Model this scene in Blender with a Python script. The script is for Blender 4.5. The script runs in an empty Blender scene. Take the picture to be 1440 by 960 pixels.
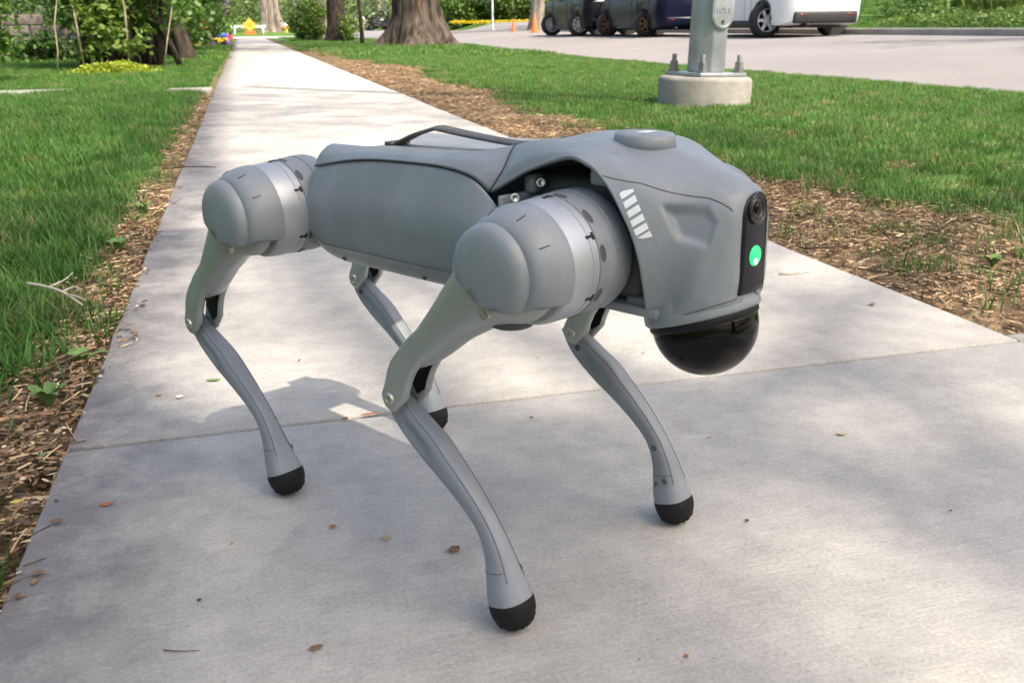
import bpy, bmesh, math, random
import numpy as np
from mathutils import Vector, Matrix
random.seed(7); rng = np.random.default_rng(7)
R = math.radians
sc = bpy.context.scene
COL = sc.collection

# ---------------------------------------------------------------- camera
CAM_H = 0.5078
cam_d = bpy.data.cameras.new('camera'); cam = bpy.data.objects.new('camera', cam_d); COL.objects.link(cam)
yaw, pit, rol = 0.26567, 0.32621, -0.01218
fw = Vector((math.sin(yaw)*math.cos(pit), math.cos(yaw)*math.cos(pit), -math.sin(pit)))
rt = Vector((math.cos(yaw), -math.sin(yaw), 0)); up = rt.cross(fw)
rt2 = rt*math.cos(rol) + up*math.sin(rol); up2 = up*math.cos(rol) - rt*math.sin(rol)
M = Matrix((rt2, up2, -fw)).transposed().to_4x4(); M.translation = (0, 0, CAM_H)
cam.matrix_world = M
cam_d.sensor_width = 36; cam_d.lens = 1312.6/1440*36
cam_d.clip_start = 0.02; cam_d.clip_end = 2000
cam_d.dof.use_dof = True; cam_d.dof.focus_distance = 0.95; cam_d.dof.aperture_fstop = 20.0
sc.camera = cam
sc.render.resolution_x, sc.render.resolution_y = 1024, 682

# ---------------------------------------------------------------- sky and sun
SUN_DIR = Vector((0.46, -0.58, 1.0)).normalized()          # from the ground towards the sun
elev = math.asin(SUN_DIR.z); azim = math.atan2(SUN_DIR.x, SUN_DIR.y)
world = bpy.data.worlds.new('World'); sc.world = world; world.use_nodes = True
wn = world.node_tree; wn.nodes.clear()
wo = wn.nodes.new('ShaderNodeOutputWorld'); bg = wn.nodes.new('ShaderNodeBackground'); sky = wn.nodes.new('ShaderNodeTexSky')
sky.sky_type = 'NISHITA'; sky.sun_disc = False; sky.sun_elevation = elev; sky.sun_rotation = azim
sky.dust_density = 4.0; sky.air_density = 1.0
bg.inputs[1].default_value = 0.15
wn.links.new(sky.outputs[0], bg.inputs[0]); wn.links.new(bg.outputs[0], wo.inputs[0])
sd = bpy.data.lights.new('sun', 'SUN'); sun = bpy.data.objects.new('sun', sd); COL.objects.link(sun)
sd.energy = 2.5; sd.angle = R(1.0); sd.color = (1.0, 0.95, 0.87)
sun.rotation_euler = SUN_DIR.to_track_quat('Z', 'Y').to_euler(); sun.location = (0, 0, 30)
sc.view_settings.view_transform = 'Standard'; sc.view_settings.look = 'None'
sc.view_settings.gamma = 1.0; sc.view_settings.use_curve_mapping = False
sc.view_settings.exposure = 1.42
sc.view_settings.use_white_balance = True; sc.view_settings.white_balance_temperature = 7200; sc.view_settings.white_balance_tint = 10

# ---------------------------------------------------------------- helpers
MATS = {}
def mat(name, col, rough=0.6, metal=0.0, var=0.12, vscale=8.0, bump=0.0, bscale=60.0, spec=0.5, col2=None,
        emit=None, estr=0.0, coat=0.0, trans=0.0, detail=5.0, rvar=0.0, dust=0.0):
    """Procedural material: noise-mixed base colour plus optional fine bump."""
    if name in MATS: return MATS[name]
    m = bpy.data.materials.new(name); m.use_nodes = True; MATS[name] = m
    nt = m.node_tree; b = nt.nodes['Principled BSDF']
    b.inputs['Roughness'].default_value = rough; b.inputs['Metallic'].default_value = metal
    b.inputs['Specular IOR Level'].default_value = spec
    b.inputs['Coat Weight'].default_value = coat; b.inputs['Coat Roughness'].default_value = 0.08
    tc = nt.nodes.new('ShaderNodeTexCoord')
    nz = nt.nodes.new('ShaderNodeTexNoise'); nz.inputs['Scale'].default_value = vscale; nz.inputs['Detail'].default_value = detail
    nt.links.new(tc.outputs['Object'], nz.inputs['Vector'])
    rp = nt.nodes.new('ShaderNodeValToRGB')
    c = np.array(col[:3]); c2 = np.array(col2[:3]) if col2 is not None else c*(1+var)
    c1 = c if col2 is not None else c*(1-var)
    rp.color_ramp.elements[0].position = 0.3; rp.color_ramp.elements[1].position = 0.7
    rp.color_ramp.elements[0].color = (*c1, 1); rp.color_ramp.elements[1].color = (*c2, 1)
    nt.links.new(nz.outputs['Fac'], rp.inputs['Fac']); nt.links.new(rp.outputs['Color'], b.inputs['Base Color'])
    if rvar > 0:
        n3 = nt.nodes.new('ShaderNodeTexNoise'); n3.inputs['Scale'].default_value = vscale*2.7; n3.inputs['Detail'].default_value = 9; n3.inputs['Roughness'].default_value = .7
        nt.links.new(tc.outputs['Object'], n3.inputs['Vector'])
        mr = nt.nodes.new('ShaderNodeMapRange'); mr.inputs['From Min'].default_value = .3; mr.inputs['From Max'].default_value = .7
        mr.inputs['To Min'].default_value = rough-rvar; mr.inputs['To Max'].default_value = rough+rvar
        nt.links.new(n3.outputs['Fac'], mr.inputs['Value']); nt.links.new(mr.outputs[0], b.inputs['Roughness'])
    if dust > 0:
        # pale dust and rub marks with a shape of their own
        mp = nt.nodes.new('ShaderNodeMapping'); mp.inputs['Scale'].default_value = (1, 1.6, .55); nt.links.new(tc.outputs['Object'], mp.inputs['Vector'])
        n4 = nt.nodes.new('ShaderNodeTexNoise'); n4.inputs['Scale'].default_value = 22; n4.inputs['Detail'].default_value = 12; n4.inputs['Roughness'].default_value = .78; nt.links.new(mp.outputs[0], n4.inputs['Vector'])
        r4 = nt.nodes.new('ShaderNodeMapRange'); r4.inputs['From Min'].default_value = .50; r4.inputs['From Max'].default_value = .78; r4.inputs['To Max'].default_value = dust; nt.links.new(n4.outputs['Fac'], r4.inputs['Value'])
        mx4 = nt.nodes.new('ShaderNodeMix'); mx4.data_type = 'RGBA'; mx4.inputs['B'].default_value = (*(np.minimum(c*1.9+.03, .8)), 1)
        nt.links.new(r4.outputs[0], mx4.inputs['Factor']); nt.links.new(rp.outputs['Color'], mx4.inputs['A']); nt.links.new(mx4.outputs['Result'], b.inputs['Base Color'])
    if bump > 0:
        n2 = nt.nodes.new('ShaderNodeTexNoise'); n2.inputs['Scale'].default_value = bscale; n2.inputs['Detail'].default_value = 4
        nt.links.new(tc.outputs['Object'], n2.inputs['Vector'])
        bp_ = nt.nodes.new('ShaderNodeBump'); bp_.inputs['Strength'].default_value = bump; bp_.inputs['Distance'].default_value = 0.01
        nt.links.new(n2.outputs['Fac'], bp_.inputs['Height']); nt.links.new(bp_.outputs['Normal'], b.inputs['Normal'])
    if emit is not None:
        b.inputs['Emission Color'].default_value = (*emit, 1); b.inputs['Emission Strength'].default_value = estr
    if trans > 0:
        tr = nt.nodes.new('ShaderNodeBsdfTranslucent'); nt.links.new(rp.outputs['Color'], tr.inputs['Color'])
        mx = nt.nodes.new('ShaderNodeMixShader'); mx.inputs[0].default_value = trans
        out = nt.nodes['Material Output']
        nt.links.new(b.outputs[0], mx.inputs[1]); nt.links.new(tr.outputs[0], mx.inputs[2]); nt.links.new(mx.outputs[0], out.inputs[0])
    return m

def link(o, parent=None, label=None, cat=None, group=None, kind=None):
    COL.objects.link(o)
    if parent is not None: o.parent = parent
    for k, v in (('label', label), ('category', cat), ('group', group), ('kind', kind)):
        if v: o[k] = v
    return o

def mesh(name, V, F, m=None, parent=None, smooth=True, sharp=None, **kw):
    me = bpy.data.meshes.new(name); me.from_pydata([tuple(map(float, v)) for v in V], [], [tuple(int(i) for i in f) for f in F]); me.update()
    if m is not None: me.materials.append(m)
    if smooth:
        me.shade_smooth()
        if sharp: me.set_sharp_from_angle(angle=R(sharp))
    return link(bpy.data.objects.new(name, me), parent, **kw)

def empty(name, loc=(0, 0, 0), rz=0.0, **kw):
    o = bpy.data.objects.new(name, None); o.location = loc; o.rotation_euler = (0, 0, rz); o.empty_display_size = 0.1
    return link(o, **kw)

class MB:
    """Collects pieces of one part."""
    def __init__(s): s.V = []; s.F = []
    def add(s, V, F):
        n = len(s.V); s.V.extend([tuple(v) for v in V]); s.F.extend([tuple(i+n for i in f) for f in F]); return s
    def box(s, c, size, rot=None, bev=0.0):
        hx, hy, hz = [q/2 for q in size]
        if bev <= 0:
            V = [(x, y, z) for x in (-hx, hx) for y in (-hy, hy) for z in (-hz, hz)]
            F = [(0, 1, 3, 2), (4, 6, 7, 5), (0, 4, 5, 1), (2, 3, 7, 6), (0, 2, 6, 4), (1, 5, 7, 3)]
        else:
            bm = bmesh.new(); bmesh.ops.create_cube(bm, size=1.0)
            for v in bm.verts: v.co = Vector((v.co.x*size[0], v.co.y*size[1], v.co.z*size[2]))
            bmesh.ops.bevel(bm, geom=bm.edges[:], offset=bev, segments=2, affect='EDGES', profile=0.5)
            V = [tuple(v.co) for v in bm.verts]; F = [tuple(v.index for v in f.verts) for f in bm.faces]; bm.free()
        if rot is not None: V = [rot @ Vector(v) for v in V]
        return s.add([(v[0]+c[0], v[1]+c[1], v[2]+c[2]) for v in V], F)
    def tube(s, pts, r, n=8, caps=True):
        pts = [Vector(p) for p in pts]; k = len(pts); rr = r if hasattr(r, '__len__') else [r]*k
        V = []; F = []; a = None
        for i, p in enumerate(pts):
            t = (pts[min(i+1, k-1)] - pts[max(i-1, 0)]).normalized()
            if a is None: a = t.orthogonal().normalized()
            else: a = (a - t*a.dot(t)).normalized()
            b = t.cross(a)
            for j in range(n):
                q = 2*math.pi*j/n; V.append(p + a*(rr[i]*math.cos(q)) + b*(rr[i]*math.sin(q)))
        for i in range(k-1):
            for j in range(n):
                F.append((i*n+j, i*n+(j+1) % n, (i+1)*n+(j+1) % n, (i+1)*n+j))
        if caps: F.append(tuple(range(n-1, -1, -1))); F.append(tuple(range((k-1)*n, k*n)))
        return s.add(V, F)
    def lathe(s, prof, n=32, frame=None):
        """prof: (radius, height) pairs; frame: 4x4 whose z is the axis."""
        V = []; F = []; k = len(prof)
        for r_, h in prof:
            for j in range(n):
                q = 2*math.pi*j/n; V.append(Vector((r_*math.cos(q), r_*math.sin(q), h)))
        for i in range(k-1):
            for j in range(n): F.append((i*n+j, i*n+(j+1) % n, (i+1)*n+(j+1) % n, (i+1)*n+j))
        F.append(tuple(range(n-1, -1, -1))); F.append(tuple(range((k-1)*n, k*n)))
        if frame is not None: V = [frame @ v for v in V]
        return s.add(V, F)
    def prism(s, poly, h0, h1, fn):
        """poly in 2-D, extruded from h0 to h1; fn(a, b, h) -> 3-D point."""
        n = len(poly); V = [fn(a, b, h0) for a, b in poly] + [fn(a, b, h1) for a, b in poly]
        F = [(i, (i+1) % n, n+(i+1) % n, n+i) for i in range(n)] + [tuple(range(n-1, -1, -1)), tuple(range(n, 2*n))]
        return s.add(V, F)
    def build(s, name, m, parent=None, **kw): return fixn(mesh(name, s.V, s.F, m, parent, **kw))

def fixn(o):
    bm = bmesh.new(); bm.from_mesh(o.data); bmesh.ops.recalc_face_normals(bm, faces=bm.faces[:]); bm.to_mesh(o.data); bm.free(); return o

def bevel(o, w, seg=2, ang=35):
    md = o.modifiers.new('bevel', 'BEVEL'); md.width = w; md.segments = seg; md.limit_method = 'ANGLE'; md.angle_limit = R(ang); return o

def frame_to(p, z, x=None):
    z = Vector(z).normalized(); x = Vector(x) if x is not None else z.orthogonal()
    x = (x - z*x.dot(z)).normalized(); y = z.cross(x)
    m = Matrix((x, y, z)).transposed().to_4x4(); m.translation = p; return m

def cr(P, n, closed=False):
    """Catmull-Rom through the rows of P (k, ...), n samples a span."""
    P = np.asarray(P, float); k = len(P)
    Q = np.concatenate([2*P[:1]-P[1:2], P, 2*P[-1:]-P[-2:-1]])
    out = []
    for i in range(k-1):
        p0, p1, p2, p3 = Q[i], Q[i+1], Q[i+2], Q[i+3]
        for t in np.arange(n)/n:
            out.append(0.5*((2*p1)+(-p0+p2)*t+(2*p0-5*p1+4*p2-p3)*t*t+(-p0+3*p1-3*p2+p3)*t**3))
    out.append(P[-1]); return np.array(out)

def grid_faces(a, b, wrap=False):
    return [(i*b+j, i*b+(j+1) % b, (i+1)*b+(j+1) % b, (i+1)*b+j) for i in range(a-1) for j in range(b if wrap else b-1)]

def patch(ctrl, nu, nv, mirror=True):
    """ctrl: stations x rows x 3 from the centre line (y = 0) to the right-hand edge; mirrored to a whole surface."""
    C = np.asarray(ctrl, float)
    if mirror:
        L = C[:, :0:-1].copy(); L[:, :, 1] *= -1; C = np.concatenate([L, C], axis=1)
    U = cr(C, nu); W = np.swapaxes(cr(np.swapaxes(U, 0, 1), nv), 0, 1)
    return W

def surf(name, W, m, parent, thick=0.0, inside=(0, 0, 0), **kw):
    a, b = W.shape[:2]; V = W.reshape(-1, 3); F = grid_faces(a, b)
    o = mesh(name, V, F, m, parent, **kw); me = o.data
    s = sum((Vector(p.center)-Vector(inside)).dot(p.normal)*p.area for p in me.polygons)
    if s < 0: me.flip_normals()
    if thick > 0:
        md = o.modifiers.new('thickness', 'SOLIDIFY'); md.thickness = thick; md.offset = -1
    return o
# ================================================================ the setting
def sstep(a, b, x): t = np.clip((np.asarray(x, float)-a)/(b-a), 0, 1); return t*t*(3-2*t)
_g = rng.random((64, 64))
def vnoise(x, y, s=1.0):
    """Tileable value noise, vectorised."""
    x = np.asarray(x, float)*s+100.3; y = np.asarray(y, float)*s+57.7
    xi = np.floor(x).astype(int); yi = np.floor(y).astype(int); fx = x-xi; fy = y-yi
    fx = fx*fx*(3-2*fx); fy = fy*fy*(3-2*fy)
    g = lambda a, b: _g[a % 64, b % 64]
    return (g(xi, yi)*(1-fx)+g(xi+1, yi)*fx)*(1-fy)+(g(xi, yi+1)*(1-fx)+g(xi+1, yi+1)*fx)*fy
def fbm(x, y, s): return .55*vnoise(x, y, s)+.3*vnoise(x, y, s*2.3)+.15*vnoise(x, y, s*5.1)

WL, WR = -0.268, 1.205            # sidewalk edges
ROAD0, ROAD1 = 5.35, 12.72        # carriageway
def road_z(x, y): return np.interp(x, [5.0, 5.35, 10.0, 12.72, 14], [-.06, -.05, .17, .235, .25])
def rise(x, y): return .0265*np.clip(np.asarray(y, float)-41, 0, 26)*sstep(12.7, 15.5, x)
def gz(x, y):
    """Height of the ground."""
    x = np.asarray(x, float); y = np.asarray(y, float)
    z = -.012 + .02*sstep(0, .5, np.maximum(WL-x, x-WR)) + .012*(fbm(x, y, 1.7)-.5)
    z = z + .10*np.exp(-((x-3.9)**2+(y-21.8)**2)/2.2) + .04*np.exp(-((x-2.2)**2/1.5+(y-13)**2/20))
    inw = (x > WL-.03) & (x < WR+.03) & (y < 53)
    z = np.where(inw, -.05, z)
    z = np.where((x > WR) & (x < 5.2) & (y < 1.245), -.06, z)
    # carriageway bed, a little under the road sheet
    s = sstep(5.15, 5.45, x)
    bank = road_z(x, y)-.09
    z = z*(1-s) + bank*s
    far = .20 + np.interp(x, [12.7, 13.0, 15.0, 15.9, 19, 30, 90], [0, .13, .36, .42, 1.0, 2.1, 3.0]) + .02*(fbm(x, y, .9)-.5)
    t = sstep(12.75, 12.86, x); near = y < 40.6
    z = np.where((x > 12.7) & near, z*(1-t)+far*t, z)
    z = np.where((x > 12.7) & (y > 40.6), .235-.06+rise(x, y), z)
    z = np.where((y > 53) & (x < 5.3), np.where(y < 63, -.02, .06+.02*(y-63)), z)
    return z

def bare(x, y):
    """0 on full turf, 1 on bare mulch beside the concrete."""
    x = np.asarray(x, float); y = np.asarray(y, float); n = fbm(x, y, 2.2)-.5; n2 = fbm(x+31, y, .8)-.5
    wl = np.interp(y, [0, 1.2, 1.7, 3, 5, 9, 20, 50], [.17, .14, .10, .11, .11, .08, .06, .05])
    l = 1-sstep(-.04, .07, (WL-x)-wl+.12*n)
    wr = np.interp(y, [0, 1.5, 3, 5, 8, 12, 20, 50], [.75, .62, .42, .42, .55, .6, .3, .2])
    r = 1-sstep(-.10, .22, (x-WR)-wr+.5*n+.25*n2)
    return np.where(y > 53, 0, np.where(x < .4, l, r))

# ---- ground sheet
def ground():
    xs = np.unique(np.round(np.concatenate([np.arange(-120, -12, 6), np.arange(-12, -4, .8), np.arange(-4, 5.6, .12), np.arange(5.6, 12.4, 1.2), np.arange(12.4, 16.5, .25), np.arange(16.5, 30, 1.2), np.arange(30, 160, 8)]), 3))
    ys = np.unique(np.round(np.concatenate([np.arange(-40, -4, 3), np.arange(-4, 14, .15), np.arange(14, 70, .6), np.arange(70, 320, 10)]), 3))
    X, Y = np.meshgrid(xs, ys, indexing='ij'); Z = gz(X, Y)
    o = mesh('ground', np.stack([X, Y, Z], -1).reshape(-1, 3), grid_faces(len(xs), len(ys)), None, kind='structure')
    if o.data.polygons[0].normal.z < 0: o.data.flip_normals()
    at = o.data.attributes.new('bare', 'FLOAT', 'POINT'); B = bare(X, Y)
    B = np.where((X > 5.1) & (X < 12.8), 1, B); at.data.foreach_set('value', B.reshape(-1).astype(np.float32))
    m = bpy.data.materials.new('turf_and_soil'); m.use_nodes = True; nt = m.node_tree; b = nt.nodes['Principled BSDF']; b.inputs['Roughness'].default_value = .95
    b.inputs['Specular IOR Level'].default_value = .15
    tc = nt.nodes.new('ShaderNodeTexCoord')
    def nz(s, d=6): n = nt.nodes.new('ShaderNodeTexNoise'); n.inputs['Scale'].default_value = s; n.inputs['Detail'].default_value = d; nt.links.new(tc.outputs['Object'], n.inputs['Vector']); return n
    def ramp(src, stops):
        r = nt.nodes.new('ShaderNodeValToRGB'); e = r.color_ramp.elements
        while len(e) < len(stops): e.new(.5)
        for k, (p, c) in enumerate(stops): e[k].position = p; e[k].color = (*c, 1)
        nt.links.new(src.outputs['Fac'], r.inputs['Fac']); return r
    soil = ramp(nz(28), [(.3, (.06, .038, .022)), (.5, (.15, .10, .06)), (.72, (.30, .22, .13))])
    turf = ramp(nz(1.6, 9), [(.3, (.055, .115, .02)), (.55, (.085, .165, .035)), (.75, (.12, .20, .05))])
    a = nt.nodes.new('ShaderNodeAttribute'); a.attribute_name = 'bare'
    mx = nt.nodes.new('ShaderNodeMix'); mx.data_type = 'RGBA'
    nt.links.new(a.outputs['Fac'], mx.inputs['Factor']); nt.links.new(turf.outputs['Color'], mx.inputs['A']); nt.links.new(soil.outputs['Color'], mx.inputs['B'])
    nt.links.new(mx.outputs['Result'], b.inputs['Base Color'])
    bp = nt.nodes.new('ShaderNodeBump'); bp.inputs['Strength'].default_value = .8; bp.inputs['Distance'].default_value = .02
    nt.links.new(nz(45).outputs['Fac'], bp.inputs['Height']); nt.links.new(bp.outputs['Normal'], b.inputs['Normal'])
    o.data.materials.append(m); return o

# ---- concrete
def concrete(name='concrete', base=(.44, .425, .40), edge=True, pits=70):
    m = bpy.data.materials.new(name); m.use_nodes = True; nt = m.node_tree; b = nt.nodes['Principled BSDF']; b.inputs['Roughness'].default_value = .88
    b.inputs['Specular IOR Level'].default_value = .25
    L = nt.links.new; tc = nt.nodes.new('ShaderNodeTexCoord')
    def nz(s, d=6, sc_=(1, 1, 1), rough=.55):
        mp = nt.nodes.new('ShaderNodeMapping'); mp.inputs['Scale'].default_value = sc_; L(tc.outputs['Object'], mp.inputs['Vector'])
        n = nt.nodes.new('ShaderNodeTexNoise'); n.inputs['Scale'].default_value = s; n.inputs['Detail'].default_value = d; n.inputs['Roughness'].default_value = rough; L(mp.outputs[0], n.inputs['Vector']); return n
    def ramp(src, p0, c0, p1, c1):
        r = nt.nodes.new('ShaderNodeValToRGB'); e = r.color_ramp.elements; e[0].position = p0; e[1].position = p1; e[0].color = (*c0, 1); e[1].color = (*c1, 1); L(src, r.inputs['Fac']); return r.outputs['Color']
    def mul(a, c, f=1.0, mode='MULTIPLY'):
        x = nt.nodes.new('ShaderNodeMix'); x.data_type = 'RGBA'; x.blend_type = mode; x.inputs['Factor'].default_value = f; L(a, x.inputs['A']); L(c, x.inputs['B']); return x.outputs['Result']
    B = np.array(base)
    big = ramp(nz(1.3, 9, rough=.62).outputs['Fac'], .3, B*.82, .7, B*1.10)
    mot = ramp(nz(16, 8, rough=.7).outputs['Fac'], .32, (.80, .80, .81), .62, (1.05, 1.04, 1.03))
    broom = ramp(nz(9, 5, (1.2, 26, 26), .7).outputs['Fac'], .36, (.94, .94, .94), .62, (1.03, 1.03, 1.03))
    fine = ramp(nz(260, 3).outputs['Fac'], .34, (.86, .86, .86), .6, (1.03, 1.03, 1.03))
    c = mul(mul(mul(big, mot), broom), fine)
    # dark pits
    vo = nt.nodes.new('ShaderNodeTexVoronoi'); vo.inputs['Scale'].default_value = pits; vo.inputs['Randomness'].default_value = 1; L(tc.outputs['Object'], vo.inputs['Vector'])
    pit = ramp(vo.outputs['Distance'], .045, (.42, .40, .38), .10, (1, 1, 1))
    msk = ramp(nz(5, 3).outputs['Fac'], .5, (1, 1, 1), .62, (0, 0, 0))
    pm = nt.nodes.new('ShaderNodeMix'); pm.data_type = 'RGBA'; L(msk, pm.inputs['Factor']); L(pit, pm.inputs['A']); pm.inputs['B'].default_value = (1, 1, 1, 1)
    c = mul(c, pm.outputs['Result'])
    # chalky scuffs drawn across the slab
    sc1 = ramp(nz(7, 6, (1, 9, 9), .65).outputs['Fac'], .60, (0, 0, 0), .68, (1, 1, 1)); sc2 = ramp(nz(1.1, 2).outputs['Fac'], .50, (0, 0, 0), .62, (.45, .45, .45))
    sm = mul(sc1, sc2); scx = nt.nodes.new('ShaderNodeMix'); scx.data_type = 'RGBA'; L(sm, scx.inputs['Factor']); L(c, scx.inputs['A']); scx.inputs['B'].default_value = (.60, .59, .57, 1); c = scx.outputs['Result']
    if edge:
        # grey lichen-like weathering along the left border, a stain with its own shape
        sp = nt.nodes.new('ShaderNodeSeparateXYZ'); L(tc.outputs['Object'], sp.inputs[0])
        mr = nt.nodes.new('ShaderNodeMapRange'); mr.inputs['From Min'].default_value = WL+.30; mr.inputs['From Max'].default_value = WL; L(sp.outputs['X'], mr.inputs['Value'])
        n2 = nz(11, 9, rough=.75); mt = nt.nodes.new('ShaderNodeMath'); mt.operation = 'MULTIPLY'; L(mr.outputs[0], mt.inputs[0]); L(n2.outputs['Fac'], mt.inputs[1])
        st = ramp(mt.outputs[0], .17, (1, 1, 1), .46, (.50, .50, .54)); c = mul(c, st)
    L(c, b.inputs['Base Color'])
    bp = nt.nodes.new('ShaderNodeBump'); bp.inputs['Strength'].default_value = .35; bp.inputs['Distance'].default_value = .004
    h = nt.nodes.new('ShaderNodeMath'); h.operation = 'ADD'; L(nz(9, 5, (1.2, 26, 26), .7).outputs['Fac'], h.inputs[0]); L(nz(220, 3).outputs['Fac'], h.inputs[1]); L(h.outputs[0], bp.inputs['Height'])
    L(bp.outputs['Normal'], b.inputs['Normal']); return m

def slab(name, x0, x1, y0, y1, z, m, parent, bev=.0035, wob=.006, h=.10):
    """One cast slab with worn, slightly irregular rounded edges."""
    n = 14; V = []; F = []
    def ringpts(ins, zz):
        P = []
        for (ax, ay, bx_, by_) in ((x0, y0, x1, y0), (x1, y0, x1, y1), (x1, y1, x0, y1), (x0, y1, x0, y0)):
            for k in range(n):
                t = k/n; px, py = ax+(bx_-ax)*t, ay+(by_-ay)*t
                cx, cy = (x0+x1)/2, (y0+y1)/2
                w = wob*(float(fbm(px, py, 9))-.5)*2
                fx_ = 1-(ins+max(w, -.2*wob))/abs(x1-x0)*2; fy_ = 1-(ins+max(w, -.2*wob))/abs(y1-y0)*2
                P.append((cx+(px-cx)*fx_, cy+(py-cy)*fy_, zz))
        return P
    rings = [ringpts(0, z-h), ringpts(0, z-bev), ringpts(bev*.3, z-bev*.3), ringpts(bev, z)]
    k = 4*n
    for r_ in rings: V += r_
    for i in range(3):
        for j in range(k): F.append((i*k+j, i*k+(j+1) % k, (i+1)*k+(j+1) % k, (i+1)*k+j))
    F.append(tuple(range(3*k, 4*k)))
    return mesh(name, V, F, m, parent, smooth=True, sharp=50)

def pavements():
    mc = concrete(); mc2 = concrete('concrete_worn', (.36, .345, .32), False)
    bed = mat('joint_grit', (.018, .016, .013), .95, 0, .4, 60)
    sw = mesh('sidewalk', [(WL+.02, -1.7, -.0075), (WR-.02, -1.7, -.0075), (WR-.02, 52.2, -.0075), (WL+.02, 52.2, -.0075)], [(0, 1, 2, 3)], bed, smooth=False, kind='structure')
    y = -1.615
    while y < 52:
        dz = 0 if y < 3 else random.uniform(-.004, .002)
        slab('slab', WL, WR, y+.0042, y+1.4038, dz, mc, sw); y += 1.408
    cw = mesh('side_walkway', [(WR+.02, -.1, -.024), (5.2, -.1, -.024), (5.2, 1.20, -.024), (WR+.02, 1.20, -.024)], [(0, 1, 2, 3)], bed, smooth=False, kind='structure')
    for k in range(3): slab('slab', WR+.004+k*1.33, WR+1.33+k*1.33, -.17, 1.236, -.002, mc2, cw)
    # old stepping path that crosses the yard
    gp = mesh('garden_path', [(-8.0, 8.62, -.02), (-.29, 8.62, -.02), (-.29, 8.95, -.02), (-8.0, 8.95, -.02)], [(0, 1, 2, 3)], bed, smooth=False, kind='structure')
    for x0, x1 in ((-.66, -.29), (-3.0, -1.42), (-4.6, -3.02), (-6.2, -4.62)): slab('slab', x0, x1, 8.62, 8.98, .020 if x0 > -1 else .038, mc2, gp, h=.06)
    fp = [(-3.75, 14.2), (-3.1, 14.2)]
    slab('yard_slab', -3.5, -2.9, 14.6, 15.3, .03, mc2, None).__setitem__('kind', 'structure')
    # carriageway
    ma = bpy.data.materials.new('pale_asphalt'); ma.use_nodes = True; nt = ma.node_tree; b = nt.nodes['Principled BSDF']; b.inputs['Roughness'].default_value = .9
    tc = nt.nodes.new('ShaderNodeTexCoord'); n = nt.nodes.new('ShaderNodeTexNoise'); n.inputs['Scale'].default_value = .35; n.inputs['Detail'].default_value = 8; nt.links.new(tc.outputs['Object'], n.inputs['Vector'])
    r = nt.nodes.new('ShaderNodeValToRGB'); r.color_ramp.elements[0].position = .3; r.color_ramp.elements[1].position = .7; r.color_ramp.elements[0].color = (.19, .178, .176, 1); r.color_ramp.elements[1].color = (.235, .22, .216, 1); nt.links.new(n.outputs['Fac'], r.inputs['Fac'])
    n2 = nt.nodes.new('ShaderNodeTexNoise'); n2.inputs['Scale'].default_value = 90; n2.inputs['Detail'].default_value = 4; nt.links.new(tc.outputs['Object'], n2.inputs['Vector'])
    mx = nt.nodes.new('ShaderNodeMix'); mx.data_type = 'RGBA'; mx.blend_type = 'OVERLAY'; mx.inputs['Factor'].default_value = .35; nt.links.new(r.outputs['Color'], mx.inputs['A']); nt.links.new(n2.outputs['Color'], mx.inputs['B']); nt.links.new(mx.outputs['Result'], b.inputs['Base Color'])
    bp = nt.nodes.new('ShaderNodeBump'); bp.inputs['Strength'].default_value = .5; bp.inputs['Distance'].default_value = .01; nt.links.new(n2.outputs['Fac'], bp.inputs['Height']); nt.links.new(bp.outputs['Normal'], b.inputs['Normal'])
    xs = [5.3, 6, 7, 8, 9, 10, 11, 12, 12.70]; ys = list(np.linspace(-12, 140, 40))
    V = [(x, y, float(road_z(x, y))) for x in xs for y in ys]
    o = mesh('road', V, grid_faces(len(xs), len(ys)), ma, kind='structure')
    if o.data.polygons[0].normal.z < 0: o.data.flip_normals()
    # side street beyond the parked cars, and the cross street at the end of the sidewalk
    V = []; F = []
    xs = np.concatenate([np.linspace(12.702, 16, 8), np.linspace(18, 60, 16)]); ys = np.linspace(41.2, 58, 14)
    V = [(x, y, .237+float(rise(x, y))) for x in xs for y in ys]
    o = mesh('side_street', V, grid_faces(len(xs), len(ys)), ma, kind='structure')
    if o.data.polygons[0].normal.z < 0: o.data.flip_normals()
    mcs = mat('cross_street_concrete', (.42, .40, .38), .9, 0, .1, .5, .3, 60)
    o = mesh('cross_street', [(-40, 53.0, .012), (5.3, 53.0, .012), (5.3, 62.8, .03), (-40, 62.8, .03)], [(0, 1, 2, 3)], mcs, smooth=False, kind='structure')
    # far kerb with its rounded return at the corner
    path = [(12.78, -10)] + [(12.78, y) for y in np.arange(-6, 37.9, 2.2)] + [(12.78+2.6*(1-math.cos(q)), 38.3+2.6*math.sin(q)) for q in np.linspace(.05, math.pi/2, 9)] + [(x, 40.9) for x in np.arange(17, 40, 2.0)]
    kb = empty('kerb', (0, 0, 0), kind='structure')
    mk = concrete('kerb_concrete', (.33, .315, .29), False)
    for i in range(len(path)-1):
        (ax, ay), (bx_, by_) = path[i], path[i+1]; d = Vector((bx_-ax, by_-ay, 0)); L_ = d.length; d.normalize(); nrm = Vector((d.y, -d.x, 0))
        z0 = .235; w = .16; prof = [(-.075, -.12), (-.072, .105), (-.052, .128), (.052, .132), (.075, .125), (.078, -.12)]
        V = []
        for t in (.006 if i % 2 == 0 else 0.0, L_-(.006 if i % 2 else 0)):
            for u, h in prof: V.append(Vector((ax, ay, z0+h)) + d*t + nrm*u)
        k = len(prof); F = [(j, (j+1) % k, k+(j+1) % k, k+j) for j in range(k)]+[tuple(range(k-1, -1, -1)), tuple(range(k, 2*k))]
        fixn(mesh('kerb_stone', V, F, mk, kb, smooth=False))
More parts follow.
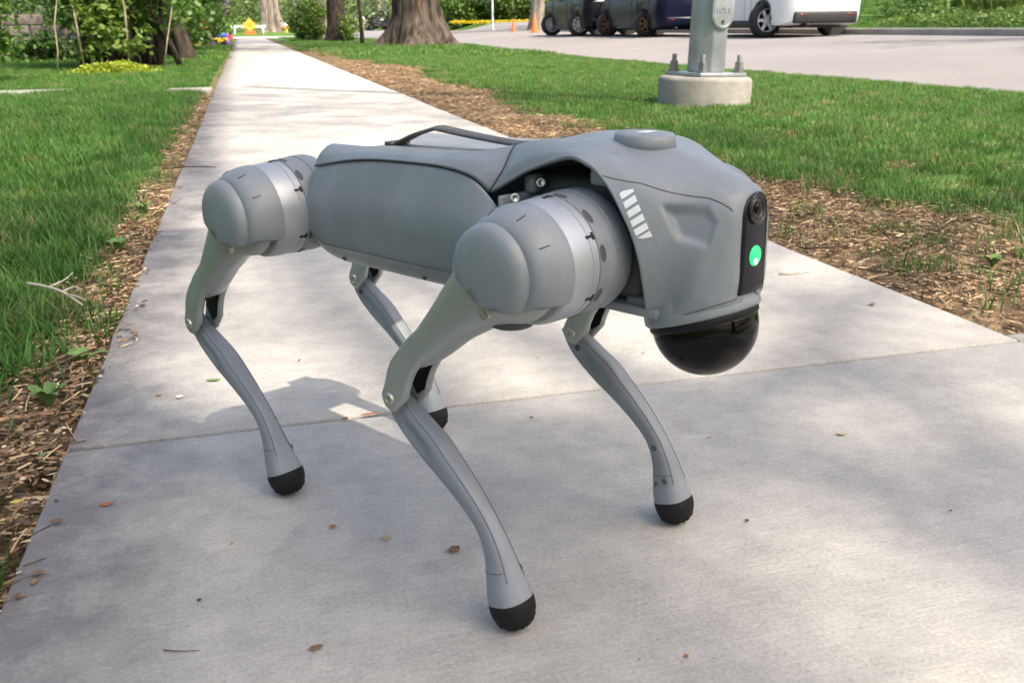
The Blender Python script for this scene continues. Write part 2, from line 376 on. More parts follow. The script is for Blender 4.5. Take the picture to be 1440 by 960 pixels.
    # footpath on the far bank
    xs = [15.05, 15.95]; ys = np.linspace(-8, 37, 40)
    V = [(x, y, float(gz(15.5, y))+.03) for x in xs for y in ys]
    o = mesh('far_footpath', V, grid_faces(2, len(ys)), mk, kind='structure')
    if o.data.polygons[0].normal.z < 0: o.data.flip_normals()

# ---- scattered blades and litter (uncountable): instanced through geometry nodes
def scatter(name, P, rotz, scale, idx, sources, label, cat, tilt=None):
    me = bpy.data.meshes.new(name); me.vertices.add(len(P)); me.vertices.foreach_set('co', np.asarray(P, np.float32).reshape(-1))
    rot = np.zeros((len(P), 3), np.float32); rot[:, 2] = rotz
    if tilt is not None: rot[:, :2] = tilt
    for nm, ty, dat in (('rot', 'FLOAT_VECTOR', rot), ('scl', 'FLOAT', np.asarray(scale, np.float32)), ('pick', 'INT', np.asarray(idx, np.int32))):
        a = me.attributes.new(nm, ty, 'POINT'); a.data.foreach_set('vector' if ty == 'FLOAT_VECTOR' else 'value', dat.reshape(-1))
    o = link(bpy.data.objects.new(name, me), label=label, cat=cat, kind='stuff')
    for s in sources:
        pass
    col = bpy.data.collections.new(name+'_sources')
    for s in sources: col.objects.link(s)
    ng = bpy.data.node_groups.new(name+'_nodes', 'GeometryNodeTree')
    ng.interface.new_socket('Geometry', in_out='INPUT', socket_type='NodeSocketGeometry'); ng.interface.new_socket('Geometry', in_out='OUTPUT', socket_type='NodeSocketGeometry')
    N = ng.nodes.new; gi = N('NodeGroupInput'); go = N('NodeGroupOutput'); ip = N('GeometryNodeInstanceOnPoints'); ci = N('GeometryNodeCollectionInfo')
    mp = N('GeometryNodeMeshToPoints')
    ci.inputs['Collection'].default_value = col; ci.inputs['Separate Children'].default_value = True; ci.inputs['Reset Children'].default_value = True
    def attr(nm, ty): a = N('GeometryNodeInputNamedAttribute'); a.data_type = ty; a.inputs['Name'].default_value = nm; return [q for q in a.outputs if q.enabled and q.name == 'Attribute'][0]
    L = ng.links.new
    L(gi.outputs[0], mp.inputs['Mesh']); L(mp.outputs[0], ip.inputs['Points']); L(ci.outputs[0], ip.inputs['Instance']); ip.inputs['Pick Instance'].default_value = True
    L(attr('pick', 'INT'), ip.inputs['Instance Index'])
    e2r = N('FunctionNodeEulerToRotation'); L(attr('rot', 'FLOAT_VECTOR'), e2r.inputs[0]); L(e2r.outputs[0], ip.inputs['Rotation'])
    L(attr('scl', 'FLOAT'), ip.inputs['Scale']); L(ip.outputs[0], go.inputs[0])
    md = o.modifiers.new('scatter', 'NODES'); md.node_group = ng
    return o

def raw(name, V, F, m):
    me = bpy.data.meshes.new(name); me.from_pydata([tuple(map(float, v)) for v in V], [], F); me.materials.append(m); me.shade_smooth(); return bpy.data.objects.new(name, me)

def grass_mat(name, lo, hi, dry=(.30, .25, .12), trans=.35):
    m = bpy.data.materials.new(name); m.use_nodes = True; nt = m.node_tree; b = nt.nodes['Principled BSDF']; L = nt.links.new
    b.inputs['Roughness'].default_value = .5; b.inputs['Specular IOR Level'].default_value = .35
    oi = nt.nodes.new('ShaderNodeObjectInfo'); r = nt.nodes.new('ShaderNodeValToRGB'); e = r.color_ramp.elements
    e[0].color = (*lo, 1); e[1].color = (*hi, 1); e[1].position = .88; k = e.new(.99); k.color = (*dry, 1)
    L(oi.outputs['Random'], r.inputs['Fac'])
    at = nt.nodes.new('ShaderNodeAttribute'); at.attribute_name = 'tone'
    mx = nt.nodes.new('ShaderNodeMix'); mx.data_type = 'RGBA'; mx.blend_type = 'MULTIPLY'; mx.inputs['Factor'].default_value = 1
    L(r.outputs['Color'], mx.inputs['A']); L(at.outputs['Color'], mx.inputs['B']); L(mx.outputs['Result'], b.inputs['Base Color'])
    tr = nt.nodes.new('ShaderNodeBsdfTranslucent'); L(mx.outputs['Result'], tr.inputs['Color'])
    ms = nt.nodes.new('ShaderNodeMixShader'); ms.inputs[0].default_value = trans; L(b.outputs[0], ms.inputs[1]); L(tr.outputs[0], ms.inputs[2]); L(ms.outputs[0], nt.nodes['Material Output'].inputs[0])
    return m

def tuft(name, m, n, rad, hgt, wid, seed, lean=.5):
    g = np.random.default_rng(seed); V = []; F = []; T = []
    for _ in range(n):
        a, q = g.random()*2*math.pi, g.random()*2*math.pi; r_ = rad*math.sqrt(g.random()); bx_, by_ = r_*math.cos(a), r_*math.sin(a)
        h = hgt*(.45+.75*g.random()); ln = lean*(.15+g.random())*h; w = wid*(.7+.6*g.random()); dx, dy = math.cos(q), math.sin(q); px, py = -dy, dx
        k = len(V); c = .75+.5*g.random(); y_ = 1 if g.random() > .05 else 0; col = (c, c, c, 1) if y_ else (2.2*c, 1.45*c, 1.1*c, 1)
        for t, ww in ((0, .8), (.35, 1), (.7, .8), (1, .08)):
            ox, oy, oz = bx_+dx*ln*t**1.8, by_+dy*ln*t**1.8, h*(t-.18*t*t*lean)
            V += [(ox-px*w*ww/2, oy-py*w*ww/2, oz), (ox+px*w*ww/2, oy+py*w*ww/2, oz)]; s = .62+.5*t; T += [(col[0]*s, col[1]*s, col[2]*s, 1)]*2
        F += [(k, k+1, k+3, k+2), (k+2, k+3, k+5, k+4), (k+4, k+5, k+7, k+6)]
    o = raw(name, V, F, m); a = o.data.color_attributes.new('tone', 'FLOAT_COLOR', 'POINT'); a.data.foreach_set('color', np.array(T, np.float32).reshape(-1)); return o

def litter_clump(name, m, n, rad, seed):
    g = np.random.default_rng(seed); V = []; F = []; T = []
    pal = np.array([(.56, .43, .26), (.42, .30, .17), (.24, .15, .085), (.64, .52, .33), (.32, .19, .10), (.09, .065, .045), (.36, .20, .11), (.15, .10, .065), (.10, .065, .04), (.20, .12, .07)])
    for _ in range(n):
        a = g.random()*2*math.pi; r_ = rad*math.sqrt(g.random()); q = g.random()*math.pi*2; cx, cy, cz = r_*math.cos(a), r_*math.sin(a), .001+.012*g.random()
        col = pal[g.integers(len(pal))]*(.7+.6*g.random()); dx, dy = math.cos(q), math.sin(q); k = len(V)
        if g.random() < .45:      # straw
            l, w = .010+.042*g.random()**1.8, .0005+.0007*g.random(); sl = (g.random()-.4)*.5
            for t in (-.5, 0, .5):
                b_ = .15*l*(1-4*t*t)*(g.random()-.5)
                for s in (-1, 1): V.append((cx+dx*l*t-dy*(w*s+b_), cy+dy*l*t+dx*(w*s+b_), cz+sl*l*t+.0008*s)); T.append((*col, 1))
            F += [(k, k+1, k+3, k+2), (k+2, k+3, k+5, k+4)]
        else:                     # chip or leaf scrap
            l, w = .0025+.0075*g.random()**1.8, .0016+.004*g.random()**1.8; cu = .5*(g.random()-.3)
            for u, v, hh in ((-1, -.2, 0), (-.2, -1, cu), (.9, -.5, 0), (1, .3, cu), (.1, 1, 0), (-.8, .6, cu)):
                V.append((cx+dx*l*u-dy*w*v, cy+dy*l*u+dx*w*v, cz+hh*w)); T.append((*col, 1))
            F.append(tuple(range(k, k+6)))
    o = raw(name, V, F, m); a = o.data.color_attributes.new('tone', 'FLOAT_COLOR', 'POINT'); a.data.foreach_set('color', (np.array(T, np.float32)*np.array((.98, .95, .92, 1), np.float32)).astype(np.float32).reshape(-1)); return o

def vegetation_ground():
    gm = grass_mat('grass_blades', (.046, .140, .020), (.092, .220, .042)); gm2 = grass_mat('grass_blades_light', (.062, .168, .028), (.118, .252, .052))
    lt = bpy.data.materials.new('litter'); lt.use_nodes = True; at = lt.node_tree.nodes.new('ShaderNodeAttribute'); at.attribute_name = 'tone'; lt.node_tree.links.new(at.outputs['Color'], lt.node_tree.nodes['Principled BSDF'].inputs['Base Color']); lt.node_tree.nodes['Principled BSDF'].inputs['Roughness'].default_value = .85
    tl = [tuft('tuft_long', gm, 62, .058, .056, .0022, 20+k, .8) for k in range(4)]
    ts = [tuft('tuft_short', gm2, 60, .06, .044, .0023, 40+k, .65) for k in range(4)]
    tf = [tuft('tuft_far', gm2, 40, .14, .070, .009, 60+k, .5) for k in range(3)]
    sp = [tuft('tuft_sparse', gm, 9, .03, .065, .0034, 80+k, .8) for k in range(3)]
    lc = [litter_clump('litter_clump', lt, 80, .075, 100+k) for k in range(5)]
    def area(x0, x1, y0, y1, per):
        n = int((x1-x0)*(y1-y0)*per); return rng.uniform(x0, x1, n), rng.uniform(y0, y1, n)
    def vis(x, y, mrg=.12):
        """Rough: within the cone of ground the picture can hold, plus a margin for a step to the side."""
        d = x*math.sin(yaw)+y*math.cos(yaw); l = x*math.cos(yaw)-y*math.sin(yaw); return (d > .5) & (np.abs(l) < .72*d+.7)
    def lay(x, y, keepf, src, name, label, smin, smax, dz=-.004):
        keep = vis(x, y) & (rng.random(len(x)) < keepf(x, y)); x, y = x[keep], y[keep]
        P = np.stack([x, y, gz(x, y)+dz], -1); n = len(x)
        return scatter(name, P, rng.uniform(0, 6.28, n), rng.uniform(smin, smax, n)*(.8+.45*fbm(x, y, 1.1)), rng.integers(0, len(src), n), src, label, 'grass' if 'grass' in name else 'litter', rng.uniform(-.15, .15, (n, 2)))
    notpath = lambda x, y: ~((y > 8.58) & (y < 9.02) & (((x > -.7) & (x < -.2)) | ((x > -3.1) & (x < -1.46))))
    full = lambda x, y: np.clip(1-1.25*bare(x, y), 0, 1)*notpath(x, y)
    X = [area(-2.8, WL-.02, .5, 3.2, 620), area(-5.2, WL-.02, 3.2, 9.5, 330), area(-7.5, WL-.02, 9.5, 17, 130)]
    lay(np.concatenate([a[0] for a in X]), np.concatenate([a[1] for a in X]), full, tl, 'lawn_grass', 'dark green lawn grass left of the sidewalk', .75, 1.15)
    X = [area(WR+.02, 4.5, 1.27, 4, 520), area(WR+.02, 5.4, 4, 9, 330), area(WR+.02, 5.4, 9, 16, 170)]
    hole = lambda x, y: full(x, y)*(((x-2.83)**2+(y-5.6)**2) > .09)*(1-.72*sstep(.48, .62, fbm(x+9, y+4, 1.3))*(y < 4.2)*(x > 2.0)*(x < 3.2))
    lay(np.concatenate([a[0] for a in X]), np.concatenate([a[1] for a in X]), hole, ts, 'verge_grass', 'mown green grass between sidewalk and road', .7, 1.15)
    X = [area(WR+.05, 5.5, 16, 34, 60), area(-6, WL-.05, 17, 32, 45), area(12.9, 15.0, 6, 38, 45), area(16, 26, 6, 38, 30), area(2, 5.5, 34, 53, 25)]
    tm = lambda x, y: full(x, y)*(((x-3.84)**2+(y-21.75)**2) > .45)
    lay(np.concatenate([a[0] for a in X]), np.concatenate([a[1] for a in X]), tm, tf, 'distant_grass', 'mown grass along the far verge and bank', .8, 1.2)
    # sparse tufts coming up through the mulch
    X = [area(-.62, WL-.015, .5, 4, 120), area(WR+.03, 3.4, 1.27, 4.5, 190)]
    spf = lambda x, y: bare(x, y)*np.clip((fbm(x+3, y+8, 2.6)-.34)*3.6, 0, 1)*np.where(x > 0, np.clip((x-WR)/.4, .05, 1)*1.6, 1)
    lay(np.concatenate([a[0] for a in X]), np.concatenate([a[1] for a in X]), spf, sp+tl[:1], 'sparse_grass', 'thin green grass growing through the mulch strip', .6, 1.1)
    X = [area(-.75, WL+.012, .5, 3.5, 520), area(WR-.02, 3.4, 1.25, 5, 380), area(-.7, WL, 3.5, 9, 200), area(WR-.01, 2.6, 5, 15, 160)]
    lb = lambda x, y: np.clip(bare(x, y)*1.25+.06, 0, 1)*((x < WL+.006) | (x > WR-.012))
    lay(np.concatenate([a[0] for a in X]), np.concatenate([a[1] for a in X]), lb, lc, 'mulch_litter', 'dry straw and brown leaf litter beside the concrete', .6, 1.15, -.002)

ground(); pavements(); vegetation_ground()
# ================================================================ foliage and trees
def leaf_mat(name, lo, hi, trans=.4, rough=.45):
    m = bpy.data.materials.new(name); m.use_nodes = True; nt = m.node_tree; b = nt.nodes['Principled BSDF']; L = nt.links.new
    b.inputs['Roughness'].default_value = rough; b.inputs['Specular IOR Level'].default_value = .4
    at = nt.nodes.new('ShaderNodeAttribute'); at.attribute_name = 'tone'; r = nt.nodes.new('ShaderNodeValToRGB'); r.color_ramp.elements[0].color = (*lo, 1); r.color_ramp.elements[1].color = (*hi, 1)
    L(at.outputs['Fac'], r.inputs['Fac']); L(r.outputs['Color'], b.inputs['Base Color'])
    tr = nt.nodes.new('ShaderNodeBsdfTranslucent'); L(r.outputs['Color'], tr.inputs['Color']); ms = nt.nodes.new('ShaderNodeMixShader'); ms.inputs[0].default_value = trans
    L(b.outputs[0], ms.inputs[1]); L(tr.outputs[0], ms.inputs[2]); L(ms.outputs[0], nt.nodes['Material Output'].inputs[0]); return m

def leaves(name, C, size, m, parent=None, aspect=.62, flat=.55, six=False, **kw):
    """One mesh of separate leaf faces centred on the rows of C."""
    n = len(C); C = np.asarray(C, float)
    nrm = rng.normal(size=(n, 3)); nrm[:, 2] = np.abs(nrm[:, 2])+flat; nrm /= np.linalg.norm(nrm, axis=1)[:, None]
    t = rng.normal(size=(n, 3)); t -= nrm*np.sum(t*nrm, 1)[:, None]; t /= np.linalg.norm(t, axis=1)[:, None]; s = np.cross(nrm, t)
    l = (size*(.6+.8*rng.random(n)))[:, None]
    sh = [(-.5, 0, 0), (-.2, .45, .06), (.2, .38, .04), (.55, 0, -.05), (.2, -.38, .04), (-.2, -.45, .06)] if six else [(-.5, 0, 0), (.0, .5, .05), (.5, 0, -.04), (.0, -.5, .05)]
    V = np.stack([C+t*l*a+s*l*aspect*b_+nrm*l*c for a, b_, c in sh], 1).reshape(-1, 3); k = len(sh)
    me = bpy.data.meshes.new(name); me.vertices.add(n*k); me.vertices.foreach_set('co', V.astype(np.float32).reshape(-1))
    me.loops.add(n*k); me.loops.foreach_set('vertex_index', np.arange(n*k, dtype=np.int32)); me.polygons.add(n)
    me.polygons.foreach_set('loop_start', np.arange(0, n*k, k, dtype=np.int32)); me.update(calc_edges=True)
    a = me.attributes.new('tone', 'FLOAT', 'POINT'); a.data.foreach_set('value', np.repeat(rng.random(n), k).astype(np.float32)); me.materials.append(m)
    return link(bpy.data.objects.new(name, me), parent, **kw)

def clumps(c, rad, nc, per, spread, shell=.35, zmin=None):
    """Leaf positions in clumps through an ellipsoid."""
    d = rng.normal(size=(nc, 3)); d /= np.linalg.norm(d, axis=1)[:, None]; r_ = (shell+(1-shell)*rng.random(nc))**(1/2.2)
    cc = np.asarray(c)+d*r_[:, None]*np.asarray(rad); sz = spread*(.6+.8*rng.random(nc))
    P = (cc[:, None, :]+rng.normal(size=(nc, per, 3))*sz[:, None, None]*np.array([.6, .6, .45])).reshape(-1, 3)
    if zmin is not None: P = P[P[:, 2] > zmin]
    return P, cc

def bark(name, lo, hi, scale=9, stretch=.25, bump=.9):
    if name in MATS: return MATS[name]
    m = bpy.data.materials.new(name); m.use_nodes = True; MATS[name] = m; nt = m.node_tree; b = nt.nodes['Principled BSDF']; b.inputs['Roughness'].default_value = .92; L = nt.links.new
    b.inputs['Specular IOR Level'].default_value = .2
    tc = nt.nodes.new('ShaderNodeTexCoord'); mp = nt.nodes.new('ShaderNodeMapping'); mp.inputs['Scale'].default_value = (1, 1, stretch); L(tc.outputs['Object'], mp.inputs['Vector'])
    n = nt.nodes.new('ShaderNodeTexNoise'); n.inputs['Scale'].default_value = scale; n.inputs['Detail'].default_value = 8; n.inputs['Roughness'].default_value = .65; L(mp.outputs[0], n.inputs['Vector'])
    r = nt.nodes.new('ShaderNodeValToRGB'); r.color_ramp.elements[0].position = .36; r.color_ramp.elements[1].position = .66; r.color_ramp.elements[0].color = (*lo, 1); r.color_ramp.elements[1].color = (*hi, 1)
    L(n.outputs['Fac'], r.inputs['Fac']); L(r.outputs['Color'], b.inputs['Base Color'])
    bp = nt.nodes.new('ShaderNodeBump'); bp.inputs['Strength'].default_value = bump; bp.inputs['Distance'].default_value = .05; L(n.outputs['Fac'], bp.inputs['Height']); L(bp.outputs['Normal'], b.inputs['Normal']); return m

def trunk(name, pts, radii, m, parent, n=28, ridge=0.0, flare=0.0, seed=0, **kw):
    """Tapered trunk with buttress flare and vertical bark ridges."""
    P = cr(np.array(pts, float), 8); Rr = cr(np.array(radii, float)[:, None], 8)[:, 0]; V = []
    for i, (p, r_) in enumerate(zip(P, Rr)):
        h = p[2]-pts[0][2]
        for j in range(n):
            q = 2*math.pi*j/n
            k = 1 + flare*math.exp(-h/.35)*(.5+.5*math.cos(5*q+seed)) + ridge*((j % 2)*.6-.3 + 1.2*(float(vnoise(q*3+seed, h*1.3, 1.6))-.5))
            V.append((p[0]+r_*k*math.cos(q), p[1]+r_*k*math.sin(q), p[2]))
    F = grid_faces(len(P), n, True)+[tuple(range(n)), tuple(range((len(P)-1)*n, len(P)*n))]
    return fixn(mesh(name, V, F, m, parent, **kw))

LEAF = dict(dark=leaf_mat('leaf_dark', (.025, .07, .012), (.075, .15, .03)), mid=leaf_mat('leaf_mid', (.05, .115, .018), (.13, .235, .05)),
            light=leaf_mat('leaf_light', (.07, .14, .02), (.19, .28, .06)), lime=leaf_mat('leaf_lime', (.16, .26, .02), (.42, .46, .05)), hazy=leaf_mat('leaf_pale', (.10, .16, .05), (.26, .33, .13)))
BK = bark('bark_grey_brown', (.022, .017, .013), (.14, .112, .09), 7, .22, 1.0); BK2 = bark('bark_pale', (.10, .085, .07), (.34, .29, .25), 7); BKD = bark('bark_dark', (.018, .014, .011), (.075, .058, .045), 14)

def tree(name, x, y, r0, h, label, crown=None, m=BK, leaf='mid', group=None, lean=(0, 0), flare=.35, ridge=.05, z=None, nleaf=(70, 110), lsize=.14, seed=1, n=28, r_up=.62):
    z0 = float(gz(x, y)) if z is None else z
    t = empty(name, (x, y, z0), label=label, cat='tree', group=group)
    tr = trunk('trunk', [(0, 0, -.1), (lean[0]*.04, lean[1]*.04, .35), (lean[0]*.12, lean[1]*.12, 1.1), (lean[0]*.4, lean[1]*.4, h*.5), (lean[0], lean[1], h)], [r0*1.25, r0*1.0, r0*.80, r0*r_up, r0*.35], m, t, n, ridge, flare, seed)
    if crown:
        cx, cy, cz, rx_, ry_, rz_ = crown
        P, cc = clumps((cx, cy, cz), (rx_, ry_, rz_), nleaf[0], nleaf[1], .85, .2)
        b = MB(); top = Vector((lean[0], lean[1], h))
        for k in range(0, len(cc), 3):
            e = Vector(cc[k]); s = Vector((lean[0]*.6, lean[1]*.6, h*random.uniform(.5, .95))); mid = s.lerp(e, .5)+Vector((0, 0, .5))
            b.tube([s, mid, e], [r0*.22, r0*.12, .02], 6)
        cn = leaves('crown', P, lsize, LEAF[leaf], t); bo = b.build('limbs', m, t); bo['kind'] = 'stuff'
    return t

# boulevard trees: the shade over the sidewalk comes from these crowns
big = tree('old_boulevard_tree', 3.84, 21.9, .62, 8.5, 'huge old tree with split brown bark beside the sidewalk', (0, 0, 9.5, 5.2, 5.2, 3.6), BK, 'mid', None, flare=.55, ridge=.12, nleaf=(75, 110), n=64, seed=3, r_up=.7)
mb = MB()
mesh('bark_scar', [(-.06, -.545, .78), (-.02, -.55, .74), (.0, -.54, .95), (-.02, -.525, 1.12), (-.05, -.53, .95)], [(0, 1, 2, 3, 4)], mat('raw_bark_wood', (.26, .11, .05), .9, 0, .4, 20, .5, 60), big, smooth=False)
tree('shade_tree', 3.3, -3.6, .40, 9, 'tall shade tree growing behind the camera on the verge', (-.1, 0.4, 9.3, 6.2, 6.6, 3.8), BK, 'mid', None, nleaf=(74, 125), lsize=.16, seed=5)
tree('bank_tree', 19.0, 6.5, .40, 8, 'shade tree on the far bank across the road', (0, 0, 8.5, 5.5, 6.5, 3.2), BK, 'mid', None, nleaf=(80, 110), lsize=.16, seed=6)
t475 = tree('verge_tree', 3.15, 33.4, .36, 8, 'dark straight tree trunk with green suckers at its foot', (0, 0, 8.5, 4, 4, 3), BKD, 'mid', None, (-.15, 0), nleaf=(50, 90), lsize=.2, seed=8)
P, _ = clumps((.36, -.5, .5), (.30, .3, .45), 18, 36, .12, .1, .02); leaves('suckers', P, .10, LEAF['light'], t475, kind='stuff')
t450 = tree('pale_trunk_tree', 2.95, 38.6, .30, 8, 'mottled grey tree trunk behind the leafy shrub', (0, 0, 8.5, 3.5, 3.5, 3), BK2, 'mid', None, (.5, 0), nleaf=(40, 90), lsize=.2, seed=9, ridge=.10)
tree('slender_tree', 3.35, 46, .17, 8, 'slender dark trunk between pale trunk and lamp post', (0, 0, 8, 2.5, 2.5, 2.5), BKD, 'mid', None, (-.4, 0), nleaf=(24, 90), lsize=.2, seed=10)
tree('young_sapling', 3.28, 27.6, .06, 4.5, 'thin leaning sapling beside the huge old tree', (0, 0, 4.6, .9, .9, 1), BKD, 'light', None, (-.35, .1), nleaf=(14, 60), lsize=.12, seed=11, flare=.1, n=12)
tri = empty('triple_trunk_tree', (2.2, 71.8, .15), label='pale three stemmed tree beyond the cross street', cat='tree')
for k, (dx, r_, ln) in enumerate(((-.62, .30, -.1), (-.05, .30, .05), (.55, .34, -.55))): trunk('trunk', [(dx, k*.15, -.1), (dx*.95, k*.15, .5), (dx*.7+ln*.15, k*.15, 2), (dx*.6+ln, k*.1, 9)], [r_*1.3, r_, r_*.8, r_*.4], BK2, tri, 20, .06, .25, k)
P, _ = clumps((0, 0, 9.5), (4, 4, 3), 45, 80, .8, .2); leaves('crown', P, .25, LEAF['hazy'], tri)
tree('corner_tree', 13.95, 45.8, .43, 8, 'grey tree trunk behind the orange cones', (0, 0, 8.5, 4, 4, 3), BK2, 'mid', None, z=.20, nleaf=(50, 80), lsize=.22, seed=12)
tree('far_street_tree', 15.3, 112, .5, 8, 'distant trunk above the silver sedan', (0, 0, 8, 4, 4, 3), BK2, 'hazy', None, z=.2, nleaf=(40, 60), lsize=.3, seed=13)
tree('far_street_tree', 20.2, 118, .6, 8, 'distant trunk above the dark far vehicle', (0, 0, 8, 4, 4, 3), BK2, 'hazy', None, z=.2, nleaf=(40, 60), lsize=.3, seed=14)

def shrub(name, x, y, z, rad, label, leaf='mid', nc=60, per=60, size=.08, spread=.22, stems=8, stemm=BKD, cat='shrub', six=False, group=None, zc=None, shell=.25, zmin=.0, hstem=1.0):
    t = empty(name, (x, y, z), label=label, cat=cat, group=group)
    P, cc = clumps((0, 0, rad[2] if zc is None else zc), rad, nc, per, spread, shell, zmin)
    leaves('foliage', P, size, LEAF[leaf], t, six=six)
    for k in range(stems):
        e = Vector(cc[k % nc]); a = random.uniform(0, 6.28); s = Vector((.25*rad[0]*math.cos(a), .25*rad[1]*math.sin(a), -.03)); mid = s.lerp(e, .5)+Vector((0, 0, .12*rad[2]))
        MB().tube([s, s.lerp(mid, .5)+Vector((random.uniform(-.03, .03), 0, 0)), mid, e], [.022*hstem, .019*hstem, .015*hstem, .006*hstem], 7).build('stem', stemm, t)
    return t

# lilac hedge left of the sidewalk
lil = shrub('lilac_bush', -1.5, 14.4, 0, (1.05, 1.4, 1.6), 'large lilac bush with dark twisting stems above the lime groundcover', 'mid', 170, 70, .085, .24, 0, six=True, zc=1.75, shell=.12, zmin=.50)
for k in range(26):
    a = random.uniform(0, 6.28); r_ = random.uniform(.05, .7); b0 = Vector((r_*math.cos(a)*.7+random.uniform(-.2, .3), r_*math.sin(a)*.7-.2, -.03)); lx = random.uniform(-.9, .9); ly = random.uniform(-.8, .5)
    h = random.uniform(1.6, 2.8); w = random.uniform(.014, .045)
    MB().tube([b0, b0+Vector((lx*.12+random.uniform(-.05, .05), ly*.12, h*.2)), b0+Vector((lx*.35+random.uniform(-.1, .1), ly*.35, h*.5)), b0+Vector((lx*.7, ly*.7, h*.78)), b0+Vector((lx, ly, h))], [w*1.2, w, w*.85, w*.6, w*.25], 8).build('stem', BKD, lil)
m_pale = bark('bark_bare_sapling', (.22, .18, .13), (.42, .36, .28), 20, .3, .3)
for x0, x1, h, w in ((-.42, -.70, 2.6, .015), (.10, .17, 2.4, .012), (-.75, -.62, .9, .010), (.5, .85, 1.3, .010)):
    MB().tube([(x0, -1.25, -.02), (x0*.8+x1*.2+.03, -1.29, h*.3), (x0*.25+x1*.75-.04, -1.22, h*.66), (x1, -1.2, h)], [w, w*.9, w*.75, w*.4], 8).build('bare_stem', m_pale, lil)
P, _ = clumps((-.1, -1.2, .5), (.55, .3, .42), 26, 26, .11, .1, .05); leaves('low_leaves', P, .09, LEAF['light'], lil, six=True)
shrub('lilac_bush', -1.45, 18.6, 0, (1.25, 1.7, 1.7), 'leafy lilac bush next behind the nearest lilac', 'mid', 170, 60, .10, .28, 10, six=True, zc=1.75, shell=.12, zmin=.25, hstem=2)
tb = trunk('low_trunk', [(.55, -1.35, -.05), (.5, -1.3, .3), (.35, -1.2, .9), (.2, -1.1, 1.8)], [.17, .13, .11, .08], BKD, [o for o in bpy.data.objects if o.name.startswith('lilac_bush')][1], 16, .05, .3, 4)
l3 = shrub('lilac_bush', -1.35, 24.0, 0, (1.15, 2.6, 1.8), 'farther lilac bush carrying purple blossom beside the sidewalk', 'mid', 170, 55, .12, .3, 8, six=True, zc=1.7, shell=.12, zmin=.2, hstem=2)
mp_ = leaf_mat('lilac_blossom', (.16, .05, .20), (.34, .14, .40))
for (dx, dy, dz) in ((.98, -2.0, 1.25), (1.05, -1.2, .95), (.9, -.4, 1.6), (1.1, .4, 1.1), (.7, -2.2, 1.7), (1.05, 1.2, 1.4)):
    leaves('blossom', np.array((dx, dy, dz))+rng.normal(size=(90, 3))*np.array((.06, .06, .11)), .035, mp_, l3)
shrub('lilac_bush', -1.9, 30.5, 0, (1.2, 2.8, 1.8), 'last lilac bush of the row behind the toys', 'mid', 120, 50, .14, .32, 6, zc=1.7, shell=.12, zmin=.15, hstem=2)
# yard shrub at the left border, lime groundcover
shrub('upright_shrub', -2.62, 10.9, 0, (.52, .55, .75), 'bushy green shrub with dark stems at the left border', 'mid', 95, 46, .065, .14, 16, six=True, zc=.85, shell=.1, zmin=.16, hstem=1.6)
shrub('upright_shrub', -4.3, 12.6, 0, (.9, .8, 1.0), 'taller shrub behind the one at the left border', 'mid', 110, 46, .08, .2, 10, zc=1.0, shell=.1, zmin=.1, hstem=1.4)
P = np.stack([rng.normal(-1.50, .27, 4200), rng.normal(12.45, .20, 4200), np.zeros(4200)], -1); P[:, 2] = rng.random(4200)**1.2*.17*np.exp(-((P[:, 0]+1.5)/.45)**2)*(.5+fbm(P[:, 0], P[:, 1], 4))
leaves('lime_groundcover', P, .04, LEAF['lime'], None, label='bright lime yellow groundcover at the foot of the lilac', cat='groundcover', kind='stuff')
shrub('verge_shrub', 2.45, 38.0, .03, (.75, .8, .72), 'round leafy green shrub before the mottled grey trunk', 'light', 80, 50, .12, .22, 8, zc=.75, shell=.1, zmin=.05)
# flower bed with bluish perennials by the yard wall
for k, (x, y) in enumerate(((-3.55, 17.5), (-3.0, 17.6), (-2.5, 17.7), (-2.05, 17.7))):
    shrub('bluish_perennial', x, y, 0, (.34, .3, .26), ('low bluish green perennial nearest the block wall', 'low bluish green perennial second from the block wall', 'low bluish green perennial third from the block wall', 'low bluish green perennial closest to the lilac stems')[k], 'dark', 30, 34, .07, .1, 3, zc=.24, shell=.1, zmin=.02, cat='plant', group='perennials along the yard border')
# yard wall: stacked concrete blocks, board edging, wire posts
mw = mat('yard_block', (.17, .145, .135), .95, 0, .25, 9, .5, 40); mdk = mat('post_dark', (.03, .032, .034), .7, 0, .2, 20)
wl = empty('block_wall', (-3.35, 19.4, .03), label='low grey concrete block wall in the yard', cat='wall')
for r_ in range(4):
    for k in range(4 - (r_ > 2)*2):
        MB().box((-.9+k*.42+(.2 if r_ % 2 else 0), 0, .1+r_*.19), (.405, .30, .178), bev=.014).build('block', mw, wl)
MB().box((1.0, -.55, .14), (1.0, .34, .20), bev=.02).build('step', mw, wl)
bd = MB().tube([(-3.3, 19.9, .42), (-1.9, 20.0, .33), (-1.2, 20.0, .30)], .05, 8).build('fence_rail', mat('weathered_pipe', (.40, .40, .39), .6, .2, .15, 8), label='pale horizontal rail behind the perennials', cat='rail')
for k, (x, y, h) in enumerate(((-3.62, 18.3, 1.1), (-3.25, 19.6, 1.0))):
    p = empty('garden_post', (x, y, 0), label=('thin black garden post before the block wall', 'thin black garden post beside the pale rail')[k], cat='post')
    MB().tube([(0, 0, -.05), (0.0, 0, h)], .014, 8).build('shaft', mdk, p); MB().lathe([(.03, h-.01), (.032, h), (.012, h+.03), (.0, h+.032)], 12).build('cap', mdk, p)
